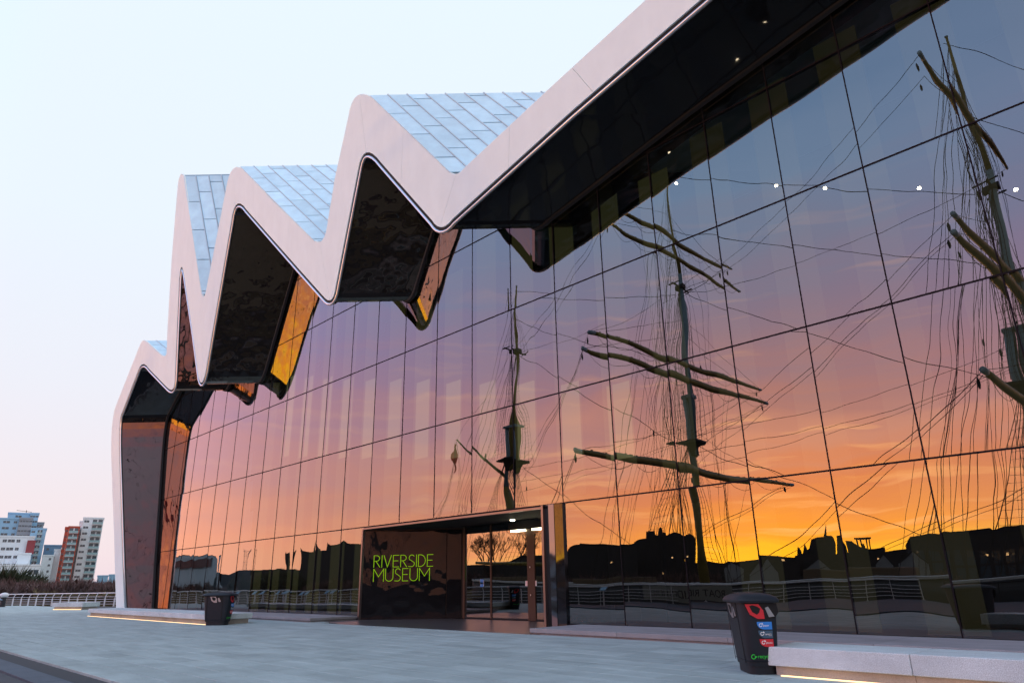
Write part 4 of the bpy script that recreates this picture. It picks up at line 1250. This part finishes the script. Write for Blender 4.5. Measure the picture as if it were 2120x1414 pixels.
# stays between the masts
for a, c in (((fx, 14.6), (10, 2.2)), ((fx, 30.5), (19, 5.4)), ((fx, 38), (22, 6.2)), ((fx, 45), (23, 6.6)),
             ((mxn, 14.6), (fx - 1, .9)), ((mxn, 30.8), (fx - .5, 14.2)), ((mxn, 38.5), (fx, 24)), ((mxn, 45.5), (fx, 30.5)),
             ((zx, 16.2), (mxn - 1, .9)), ((zx, 30.5), (mxn - .5, 14.4)), ((zx, 39), (mxn, 30.5)), ((zx, 35), (mxn, 23))):
    rope(b, (a[0] + .5, YS, a[1]), (c[0], YS, c[1]), .03, .35)
# braces: from yard tips to the mast behind and down to the deck
for x in (fx, mxn):
    back = {fx: mxn, mxn: zx}[x]
    for z, h in ((11.6, 18.6), (20.7, 16.6), (22.5, 15.3), (34.6, 12.4), (37.0, 11.4)):
        for s in ((-1, 1) if z != 34.6 else (1,)):
            tip = Vector((x + .95, YS + s * h, z))
            zb = {11.6: 1.2, 20.7: 13.6, 22.5: 15.2, 34.6: 29.5, 37: 30.5, 43: 36}[z]
            if z < 12:
                e1 = Vector((back + 6, YS + s * 5.4, 1.2)); rope(b, tip, e1, .028, .5); rope(b, tip - Vector((.1, 0, .3)), e1 + Vector((1.2, 0, 0)), .02, .6)
            else:
                e1 = Vector((back + .8, YS + s * .5, min(zb, 30.5 if back == zx else 46))); rope(b, tip, e1, .022, 1.3)
                if z < 21: rope(b, tip - Vector((0, 0, .3)), Vector((back + .9, YS + s * .6, min(zb, 30.5 if back == zx else 46) - 1.4)), .018, .9)
            block_at(bl, tip + Vector((-.5, -s * .4, -.6)))
            # lifts
            rope(b, tip, (x + .85, YS, z + (4.2 if z < 12 else 5.0 if z < 30 else 3.4)), .02)
            # clewlines and sheets hanging to deck
            rope(b, (x + .9, YS + s * h * .5, z - .3), (x + .9, YS + s * 3.2, 1.2), .016)
            rope(b, (x + .9, YS + s * h * .28, z - .3), (x + 1.6, YS + s * 4.2, 1.2), .016)
# leech and halyard lines in a fan by each mast
rr = random.Random(11)
for x in (fx, mxn, zx):
    for k in range(16 if x != zx else 7):
        s = rr.choice((-1, 1)); zt_ = rr.choice((14, 22, 30, 36, 42)) if x != zx else rr.choice((16, 24, 30))
        a = Vector((x + rr.uniform(-.3, 1), YS + s * rr.uniform(.2, 1.2), zt_)); c = Vector((x - rr.uniform(-2, 9), YS + s * rr.uniform(4.6, 5.4), 1.2))
        rope(b, a, c, rr.uniform(.013, .022), rr.uniform(0, .3))
        if rr.random() < .3: block_at(bl, a.lerp(c, rr.uniform(.2, .85)))
for zz in (3.9, 4.4): rope(b, (zx - 11.2, YS, 20.6), (zx - 14 - zz * .3, YS + 2, 2), .02, .3)
for s in (-1, 1):
    for k in range(3): rope(b, (zx - 11.2, YS - .3, 20.4), (zx - 12 - k * 1.1, YS + s * 4.4, 1.2), .018)
rope(b, (zx - 11.2, YS - .3, 20.6), (zx, YS, 30.5), .022, .6); rope(b, (zx - 5.2, YS - .3, 16.6), (zx, YS, 20), .022)
b.build('rope', M['rope'], rg); tag(bl.build('pulley_block', M['iron'], rg), kind='stuff')
rg['kind'] = 'stuff'
# ensign hanging from the gaff
b = MB(); nx, nz = 6, 8
for i in range(nx + 1):
    for k in range(nz + 1):
        u, v = i / nx, k / nz
        b.v.append((zx - 11.4 - 1.7 * u * (1 - .25 * v) + .25 * math.sin(v * 5 + u * 4), YS - .3 + .25 * math.sin(v * 7 + u * 6), 20.0 - 2.9 * v - .9 * u + .2 * math.sin(u * 5)))
for i in range(nx):
    for k in range(nz): b.f.append((i * (nz + 1) + k, (i + 1) * (nz + 1) + k, (i + 1) * (nz + 1) + k + 1, i * (nz + 1) + k + 1)); b.mi.append(0)
o = b.build('ensign', M['flag']); tag(o, 'red ensign hanging from the gaff at the stern of the sailing ship', 'flag'); 
sd_ = o.modifiers.new('s', 'SOLIDIFY'); sd_.thickness = .02

# ---------------------------------------------------------------- the far bank, seen in the glass
def profile_building(name, label, cat, yv, prof, depth=14, m='sil', base_py=1205, wins=0, group=None, flatroof=True, roofm='silroof'):
    """prof = outline of the roof line as measured angles; stands at mirrored distance yv"""
    y = mirror_y(yv); P = []
    for px, py in prof:
        q = on_y(px, py, yv); P.append(Vector((q.x, y, max(q.z, .5))))
    x0, x1 = min(p.x for p in P), max(p.x for p in P)
    t = empty(name, label, cat, ((x0 + x1) / 2, y - depth / 2, .2), 0, group)
    o = Vector(((x0 + x1) / 2, y - depth / 2, .2))
    Q = [p - o for p in P]
    eaves = min(q.z for q in Q)
    poly = [Vector((Q[0].x, depth / 2, 0))] + Q + [Vector((Q[-1].x, depth / 2, 0))]
    poly = [Vector((p.x, depth / 2, p.z)) for p in poly]
    mid = (P[0] + P[-1]) / 2; dv = Vector((mid.x, -yv, 0)).normalized() * depth
    b = MB(); b.prism(poly, dv); b.build('wall', M[m], t)
    # roof covering just above the outline
    b = MB()
    for a, c in zip(Q, Q[1:]):
        if abs(c.x - a.x) < .15: continue
        b.obox((a.x, depth / 2 + .05, a.z + .01), (c.x - a.x, 0, c.z - a.z), dv, (0, 0, .18))
    if b.f: b.build('roof', M[roofm], t)
    for k in range(wins):
        xx = Q[0].x + (Q[-1].x - Q[0].x) * (k + .5) / wins
        for zc in (.3, .62):
            z = eaves * zc
            MB().box(xx - .5, xx + .5, depth / 2 + .01, depth / 2 + .06, z, z + 1.3).build('window', M['pane'], t)
    return t
G = profile_building
G('grandstand', 'pale blue grandstand with a scalloped roof mirrored at the left of the glass', 'stadium', 100,
  [(336, 1153), (345, 1150), (355, 1148), (366, 1151), (380, 1148), (392, 1152), (404, 1148), (418, 1151), (432, 1148), (446, 1151), (453, 1153)], 25, 'stand')
yq = mirror_y(99.6)
a, c = on_y(342, 1163, 99.6), on_y(440, 1171, 99.6)
o = MB().box(a.x, c.x, yq, yq + .3, c.z, a.z).build('fascia_board', M['darkred']); tag(o, 'dark red board across the mirrored grandstand', 'signboard')
G('tower_slab', 'thin pale tower beside the mirrored grandstand', 'tower', 100, [(459, 1150), (465, 1149)], 6, 'stand')
for px0, px1, py, nme in ((598, 608, 1138, 'left'), (617, 622, 1136, 'middle')):
    G('church_tower', f'slim dark pinnacled church tower, {nme} one in the mirrored skyline left of the entrance', 'church tower', 125,
      [(px0, py + 8), (px0 + 1, py + 4), (px0 + 2, py), (px0 + 3, py + 6), (px1 - 2, py + 4), (px1, py + 3)], 8)
G('church', 'long dark church with a pinnacle mirrored left of the entrance', 'church', 118,
  [(619, 1142), (650, 1141), (653, 1132), (655, 1120), (657, 1138), (673, 1141), (676, 1122), (677, 1128), (697, 1124), (706, 1121), (715, 1125), (748, 1127), (800, 1127)], 24)
G('warehouse', 'long low warehouse mirrored behind the trees of the far bank', 'warehouse', 105, [(330, 1182), (470, 1184), (520, 1183), (620, 1180), (760, 1176), (960, 1170)], 20)
G('terrace', 'low dark terrace mirrored behind the door glass', 'terrace', 108, [(900, 1172), (1000, 1170), (1040, 1150), (1130, 1148)], 20)
G('shed', 'wide dark shed with a low curved roof mirrored right of the entrance', 'shed', 110,
  [(1120, 1150), (1166, 1149), (1171, 1134), (1176, 1129), (1190, 1125), (1204, 1124), (1204, 1122), (1240, 1122), (1270, 1125), (1300, 1126), (1318, 1123)], 22)
G('mill', 'tall dark mill with stepped chimneys mirrored beside the middle mast', 'mill', 130,
  [(1313, 1121), (1322, 1115), (1338, 1112), (1338, 1098), (1360, 1097), (1362, 1106), (1371, 1107), (1373, 1094), (1380, 1089), (1386, 1093), (1388, 1101), (1396, 1102), (1398, 1108), (1403, 1105), (1412, 1101), (1418, 1103), (1424, 1106), (1429, 1112), (1430, 1130)], 18)
G('warehouse', 'dark flat roofed warehouse mirrored right of the middle mast', 'warehouse', 112, [(1452, 1165), (1500, 1163), (1510, 1158), (1560, 1158), (1640, 1154)], 18)
G('gabled_house', 'pale gabled boathouse mirrored above the near recycling bin', 'house', 96, [(1499, 1172), (1517, 1158), (1530, 1163), (1545, 1172)], 12, 'palewall')
G('church', 'dark church with two small spirelets and a steep roof mirrored below the sunset glow', 'church', 128,
  [(1630, 1150), (1635, 1149), (1637, 1128), (1640, 1148), (1648, 1143), (1651, 1121), (1656, 1136), (1663, 1133), (1669, 1115), (1685, 1112), (1704, 1113), (1707, 1087), (1712, 1112), (1730, 1115), (1735, 1121), (1741, 1130)], 20)
G('house', 'steep roofed dark house with a cupola mirrored right of the sunset', 'house', 116,
  [(1741, 1116), (1757, 1116), (1766, 1125), (1776, 1132), (1778, 1122), (1782, 1122), (1784, 1132), (1792, 1136), (1838, 1133), (1843, 1150)], 16)
G('cupola', 'small open bell cupola on the mirrored roofs', 'cupola', 115.5, [(1774.5, 1110), (1774.5, 1108), (1784, 1108), (1784, 1110)], 1.5) if False else None
G('terrace', 'low roofs mirrored in the gap before the tall tenements', 'terrace', 110, [(1838, 1151), (1884, 1150), (1890, 1149)], 16)
G('tenement', 'tall dark tenement row mirrored at the right end of the glass', 'tenement', 108,
  [(1883, 1133), (1897, 1113), (1920, 1111), (1941, 1106), (1960, 1107), (1985, 1104), (2040, 1096), (2046, 1101), (2062, 1093), (2120, 1088), (2260, 1080)], 18, wins=14)
G('terrace', 'low dark roofs far behind the church and the cupola house in the glass', 'terrace', 150, [(1420, 1168), (1640, 1158), (1760, 1148), (1900, 1140), (2000, 1138)], 10)
for k, (a0, a1, a2, lb) in enumerate(((1560, 1598, 1172, 'left'), (1655, 1728, 1170, 'second'), (1810, 1860, 1160, 'third'), (1870, 1935, 1156, 'fourth'))):
    mid = (a0 + a1) / 2
    G('gabled_house', f'pale gabled house by the water, {lb} of four mirrored under the skyline', 'house', 92, [(a0, a2 + 14), (mid, a2 - 12), (a1, a2 + 12)], 10, 'palewall')
for px, py, yv in ((1412, 1150, 111), (1612, 1160, 95), (1822, 1157, 107), (1905, 1144, 107), (2034, 1144, 107), (2076, 1141, 107), (1266, 1160, 109), (1388, 1183, 109)):
    q = on_y(px, py, yv)
    o = MB().box(-.14, .14, -.05, .05, -.12, .12).build('quay_lamp', M['spot_far'], None, loc=(q.x, mirror_y(yv) + .4, q.z))
    tag(o, None, 'lamp', 'small warm lamps along the far bank'); QL = globals().setdefault('QL', []); QL.append(o)
for o, w in zip(QL, ('on the mill wall', 'above the pale boathouse', 'under the cupola house', 'leftmost on the tenement row', 'second on the tenement row', 'third on the tenement row', 'on the wide curved shed', 'low by the middle mast')):
    o['label'] = 'tiny warm lamp of the far bank, ' + w
# cupola lantern
ctop = on_y(1780, 1108, 115.5); yc = mirror_y(115.5)
t = empty('bell_lantern', 'small open bell lantern on the mirrored roof right of the sunset', 'lantern', (ctop.x, yc, 10))
for sx_ in (-.7, .7):
    for sy_2 in (-.7, .7): MB().tube([(sx_, sy_2, -6), (sx_, sy_2, ctop.z - 10)], .12, 5).build('post', M['iron'], t)
MB().box(-.95, .95, -.95, .95, ctop.z - 10, ctop.z - 9.7).build('roof', M['silroof'], t)
# lattice mast
lt = on_y(509, 1132, 140); yl = mirror_y(140)
t = empty('lattice_mast', 'steel lattice tower mirrored in the left part of the glass', 'tower', (lt.x, yl, 0))
hh = lt.z; b = MB()
w0 = 2.4
for sx_ in (-1, 1):
    for sy_2 in (-1, 1): b.tube([(sx_ * w0, sy_2 * w0, 0), (sx_ * w0 * .8, sy_2 * w0 * .8, hh)], .16, 4)
k = 0
while k * 3.0 < hh - 2:
    z0, z1 = k * 3.0, k * 3.0 + 3
    for sx_ in (-1, 1): b.tube([(-w0 * .95, sx_ * w0 * .95, z0), (w0 * .95, sx_ * w0 * .95, z1)], .1, 4); b.tube([(-w0 * .95, sx_ * w0 * .95, z1), (w0 * .95, sx_ * w0 * .95, z1)], .1, 4)
    k += 1
b.build('frame', M['iron'], t)

# ---------------------------------------------------------------- trees and brush
def bare_tree(x, y, h, label, seed, spread=.9):
    rr = random.Random(seed); t = empty('bare_tree', label, 'tree', (x, y, 0), 0, 'bare trees on the far bank')
    tb, cb = MB(), MB()
    def grow(p, d, l, r, lev):
        q = p + d * l; (tb if lev < 3 else cb).tube([p, p.lerp(q, .5) + Vector((rr.uniform(-1, 1), rr.uniform(-1, 1), rr.uniform(-.5, 1))) * l * .06, q], r, 4, r * .65, cap=False)
        if lev >= 6: return
        for k in range(3 if lev < 5 else 4):
            a = rr.uniform(0, 2 * math.pi); s = rr.uniform(.35, .8) * spread
            nd_ = (d + Vector((math.cos(a) * s, math.sin(a) * s, rr.uniform(-.1, .35)))).normalized()
            grow(q, nd_, l * rr.uniform(.62, .82), r * .6, lev + 1)
    grow(Vector((0, 0, 0)), Vector((0, 0, 1)), h * .26, h * .022, 0)
    tb.build('trunk', M['bark'], t); cb.build('crown', M['tree'], t)
for k, (px, top, yv, sd) in enumerate(((950, 1120, 88, 5), (976, 1122, 90, 6), (1026, 1114, 95, 8))):
    q = on_y(px, top, yv)
    bare_tree(q.x, mirror_y(yv), q.z * 1.45, ['round headed bare tree mirrored in the left door pane', 'bare tree beside it mirrored near the door post', 'bushy bare tree mirrored under the strip lamp in the door glass'][k], sd)
def scrub(name, spots, m, n, seed, label=None):
    """thin upright twigs and blades filling the given spots (x, y, z, rx, ry, h)"""
    rr = random.Random(seed); b = MB()
    tot = sum(s[3] * s[4] for s in spots)
    for (x, y, z, rx, ry, h) in spots:
        for _ in range(int(n * rx * ry / tot)):
            px, py = x + rr.uniform(-rx, rx), y + rr.uniform(-ry, ry)
            hh = h * (.35 + .65 * max(0, .55 + .9 * mnoise.noise(Vector((px * .12, py * .12, seed))))) * rr.uniform(.5, 1)
            a = rr.uniform(0, math.pi); w = rr.uniform(.05, .16); lx, ly = rr.uniform(-.3, .3), rr.uniform(-.3, .3)
            zz = z + rr.uniform(0, .45) * hh
            b.quadmesh([(px - math.cos(a) * w, py - math.sin(a) * w, zz), (px + math.cos(a) * w, py + math.sin(a) * w, zz), (px + lx * hh, py + ly * hh, zz + hh * .6)], [(0, 1, 2)])
            b.quadmesh([(px, py, zz), (px + lx * hh + w * 2, py + ly * hh, zz + hh * .25), (px + lx * 2 * hh, py + ly * hh, zz + hh * .35)], [(0, 1, 2)])
    o = b.build(name, m); tag(o, kind='stuff'); return o
bx = []
for i in range(16):
    t = i / 15
    bx.append((-152 - 3 * (i % 3), 4 + 62 * t, .3, 5, 4.4, 5.2 - 2.2 * t))
    bx.append((-161 - 3 * (i % 2), 2 + 62 * t, .3, 5, 4.4, 6.4 - 3.2 * t))
scrub('brown_brush', bx, M['brush'], 26000, 3)
scrub('river_bank_reeds', [(-147 - (i % 2), 30 + 2.6 * i, .1, 2, 2, 2.0) for i in range(14)], M['bankgrass'], 2500, 9)
gb = [(-178, 20 + 4 * i, .4, 4, 3.5, 7.5) for i in range(4)]
scrub('evergreen_brush', gb, M['brushgreen'], 4000, 5)
fb = []
for i in range(34): fb.append((-330 + i * 11.5, -60 - (i % 3) * 2, .2, 6, 3, 5.0 if i < 24 else 2.6))
scrub('far_bank_brush', fb, M['brush'], 16000, 4)
fc = []
for px in range(528, 600, 9):
    q = on_y(px, 1168, 95); fc.append((q.x, mirror_y(95), .2, 5, 4, q.z * .95))
scrub('far_bank_trees', fc, M['brushgreen'], 9000, 8)
fd = [(-640 + 8 * i, 160 + (i % 4) * 8, .4, 6, 6, 12) for i in range(26)]
scrub('distant_woodland', fd, M['brushgreen'], 9000, 12)

# ---------------------------------------------------------------- apartment blocks across the river, direct view at the left
DB = 300.0
def tower(name, label, pl, pr, m, depth=14, dist=DB, rows=0, wins=(), balc=(), wm_='pane', z0=.6, turn=0):
    """front from the sight line pl to pr (top corners), windows = column spans as fractions"""
    a0, e0 = azel(*pl); a1, e1 = azel(*pr)
    P0 = Vector((math.sin(a0) * dist, math.cos(a0) * dist, 0)); P1 = Vector((math.sin(a1) * dist, math.cos(a1) * dist, 0))
    h = dist * math.tan((e0 + e1) / 2) + 1.5
    u = (P1 - P0); w = u.length; u.normalize(); nrm = Vector((u.y, -u.x, 0))
    if nrm.dot(-P0) < 0: nrm = -nrm
    ang = math.atan2(u.y, u.x)
    t = empty(name, label, 'apartment block', P0 + Vector((0, 0, z0)), ang + R(turn))
    H = h - z0
    MB().box(0, w, 0, depth, 0, H).build('wall', M[m], t)
    MB().box(-.15, w + .15, -.15, depth + .15, H + .01, H + .5).build('roof', M[m], t)
    fh = H / max(rows, 1)
    for r in range(rows):
        z = r * fh
        for (f0, f1, kind) in wins:
            xa, xb = f0 * w, f1 * w
            if kind == 'b':
                MB().box(xa, xb, -.05, .3, z + fh * .12, z + fh * .88).build('window', M['pane'], t)
                MB().box(xa - .1, xb + .1, -1.3, -.06, z + fh * .0, z + fh * .09).build('balcony_floor', M['frame'], t)
                MB().box(xa - .1, xb + .1, -1.34, -1.26, z + fh * .10, z + fh * .42).build('balcony_glass', M['balc'], t)
                MB().box(xa + (xb - xa) * .42, xa + (xb - xa) * .58, -.12, -.055, z + fh * .12, z + fh * .88).build('blind', M['frame'], t)
            elif kind == 'w':
                MB().box(xa, xb, -.06, .2, z + fh * .38, z + fh * .72).build('window', M[wm_], t)
                MB().box(xa + (xb - xa) * .45, xa + (xb - xa) * .5, -.1, -.062, z + fh * .38, z + fh * .72).build('window_frame', M['frame'], t)
    return t
def zp_(x, y): return (x / 6.427, 1040 + y / 6.427)
tower('apartment_tower', 'tall white apartment tower with stacked balconies, rightmost of the group', zp_(1112, 212), zp_(1383, 220), 'blockwhite', 16, DB, 12, ((.06, .30, 'w'), (.48, .95, 'b')))
tower('apartment_tower', 'red brick apartment tower with glazed bays beside the tall white tower', zp_(915, 330), zp_(1062, 335), 'brick', 16, DB - 4, 11, ((.12, .90, 'b'),))
tower('stair_tower', 'narrow pale stair tower between the brick and the white apartment towers', zp_(1064, 262), zp_(1110, 262), 'blockwhite', 12, DB + 3, 0)
# orange side of the brick tower catches the last sun
tower('apartment_tower', 'brick flank with small windows left of the glazed bays', zp_(868, 350), zp_(914, 332), 'brick', 12, DB - 1, 11, ((.2, .45, 'w'), (.6, .85, 'w')))
tower('apartment_tower', 'highest blue grey apartment tower at the left edge with an aerial on top', zp_(110, 150), zp_(405, 152), 'blockblue', 18, DB + 30, 14, ((.35, .62, 'w'),))
tower('lattice_tower', 'tall gridded glass tower among the left apartment blocks', zp_(405, 152), zp_(520, 155), 'blockblue', 14, DB + 22, 15, ((.04, .30, 'w'), (.36, .62, 'w'), (.68, .96, 'w')))
tower('lattice_tower', 'gridded glass bay in front of the highest left tower', zp_(262, 215), zp_(440, 222), 'lattice', 12, DB + 10, 15, ((.03, .22, 'w'), (.27, .46, 'w'), (.51, .70, 'w'), (.76, .96, 'w')))
tower('apartment_tower', 'blue apartment tower cut by the left picture edge', zp_(-180, 218), zp_(262, 222), 'blockblue', 14, DB + 12, 12, ((.52, .72, 'w'), (.84, .94, 'w')))
tower('apartment_tower', 'dark topped apartment slab behind the blue tower', zp_(470, 275), zp_(585, 280), 'lattice', 12, DB + 26, 13, ((.2, .8, 'w'),))
tower('apartment_tower', 'pale blue apartment tower with dark balcony column right of the gridded tower', zp_(415, 355), zp_(620, 362), 'blockblue', 14, DB + 2, 12, ((.05, .28, 'w'), (.45, .75, 'b')))
tower('apartment_block', 'white lower block with a maroon panel at the left', zp_(-60, 455), zp_(465, 468), 'blockwhite', 14, DB - 14, 7, ((.20, .30, 'w'), (.33, .50, 'w'), (.55, .64, 'w')))
a0, e0 = azel(*zp_(368, 500)); d = DB - 15.2
P = Vector((math.sin(a0) * d, math.cos(a0) * d, 0)); zt_ = 1.5 + d * math.tan(e0); zb_ = 1.5 + d * math.tan(azel(*zp_(345, 685))[1])
u = Vector((math.cos(a0), -math.sin(a0), 0))
o = MB().obox(Vector((P.x, P.y, zb_)), u * 2.3, Vector((math.sin(a0), math.cos(a0), 0)) * .5, (0, 0, zt_ - zb_)).build('cladding_panel', M['redpanel']); tag(o, 'maroon cladding panel on the white block at the left', 'cladding panel')
tower('annex', 'low white annex at the foot of the left apartment blocks', zp_(0, 840), zp_(545, 845), 'blockwhite', 10, DB - 24, 2, ((.1, .35, 'w'), (.72, .96, 'w')))
tower('annex', 'white box annex stepping out below the maroon panel', zp_(235, 690), zp_(412, 690), 'blockwhite', 8, DB - 20, 0)
tower('apartment_block', 'small blue block between the two apartment groups', zp_(590, 578), zp_(820, 582), 'blockblue', 12, DB + 14, 7, ((.15, .3, 'w'),))
tower('apartment_block', 'pale rounded block with slit windows below the small blue block', zp_(560, 740), zp_(722, 690), 'blockwhite', 12, DB - 2, 6, ((.6, .8, 'w'),))
tower('apartment_block', 'narrow pale slab left of the red brick tower', zp_(724, 640), zp_(812, 636), 'blockwhite', 12, DB, 0)
a0, e0 = azel(*zp_(345, 150)); d = DB + 36; hz = 1.5 + d * math.tan(e0)
t = empty('roof_aerial', 'thin aerial on top of the highest apartment tower', 'aerial', (math.sin(a0) * d, math.cos(a0) * d, hz))
MB().tube([(0, 0, -3), (0, 0, 1.4)], .12, 5).build('pole', M['iron'], t)
MB().tube([(-3.2 * math.cos(a0), 3.2 * math.sin(a0), 1.2), (1.8 * math.cos(a0), -1.8 * math.sin(a0), .7)], .08, 5).build('arm', M['iron'], t)
for px0, px1, py, lb in ((202, 224, 1193, 'long pale roofed shed beside the white tower'), (226, 240, 1191, 'pale arched shed next to the museum leg')):
    tower('shed', lb, (px0, py), (px1, py), 'blockblue', 10, 330, 0)
rem = [o for o in COL.objects if o.name.startswith('shed') and o.get('category') == 'apartment block']
for o in rem: o['category'] = 'shed'
for o in COL.objects:
    if o.name.startswith('annex') and o.get('category'): o['category'] = 'annex'
    if o.name.startswith('stair_tower') and o.get('category'): o['category'] = 'tower'
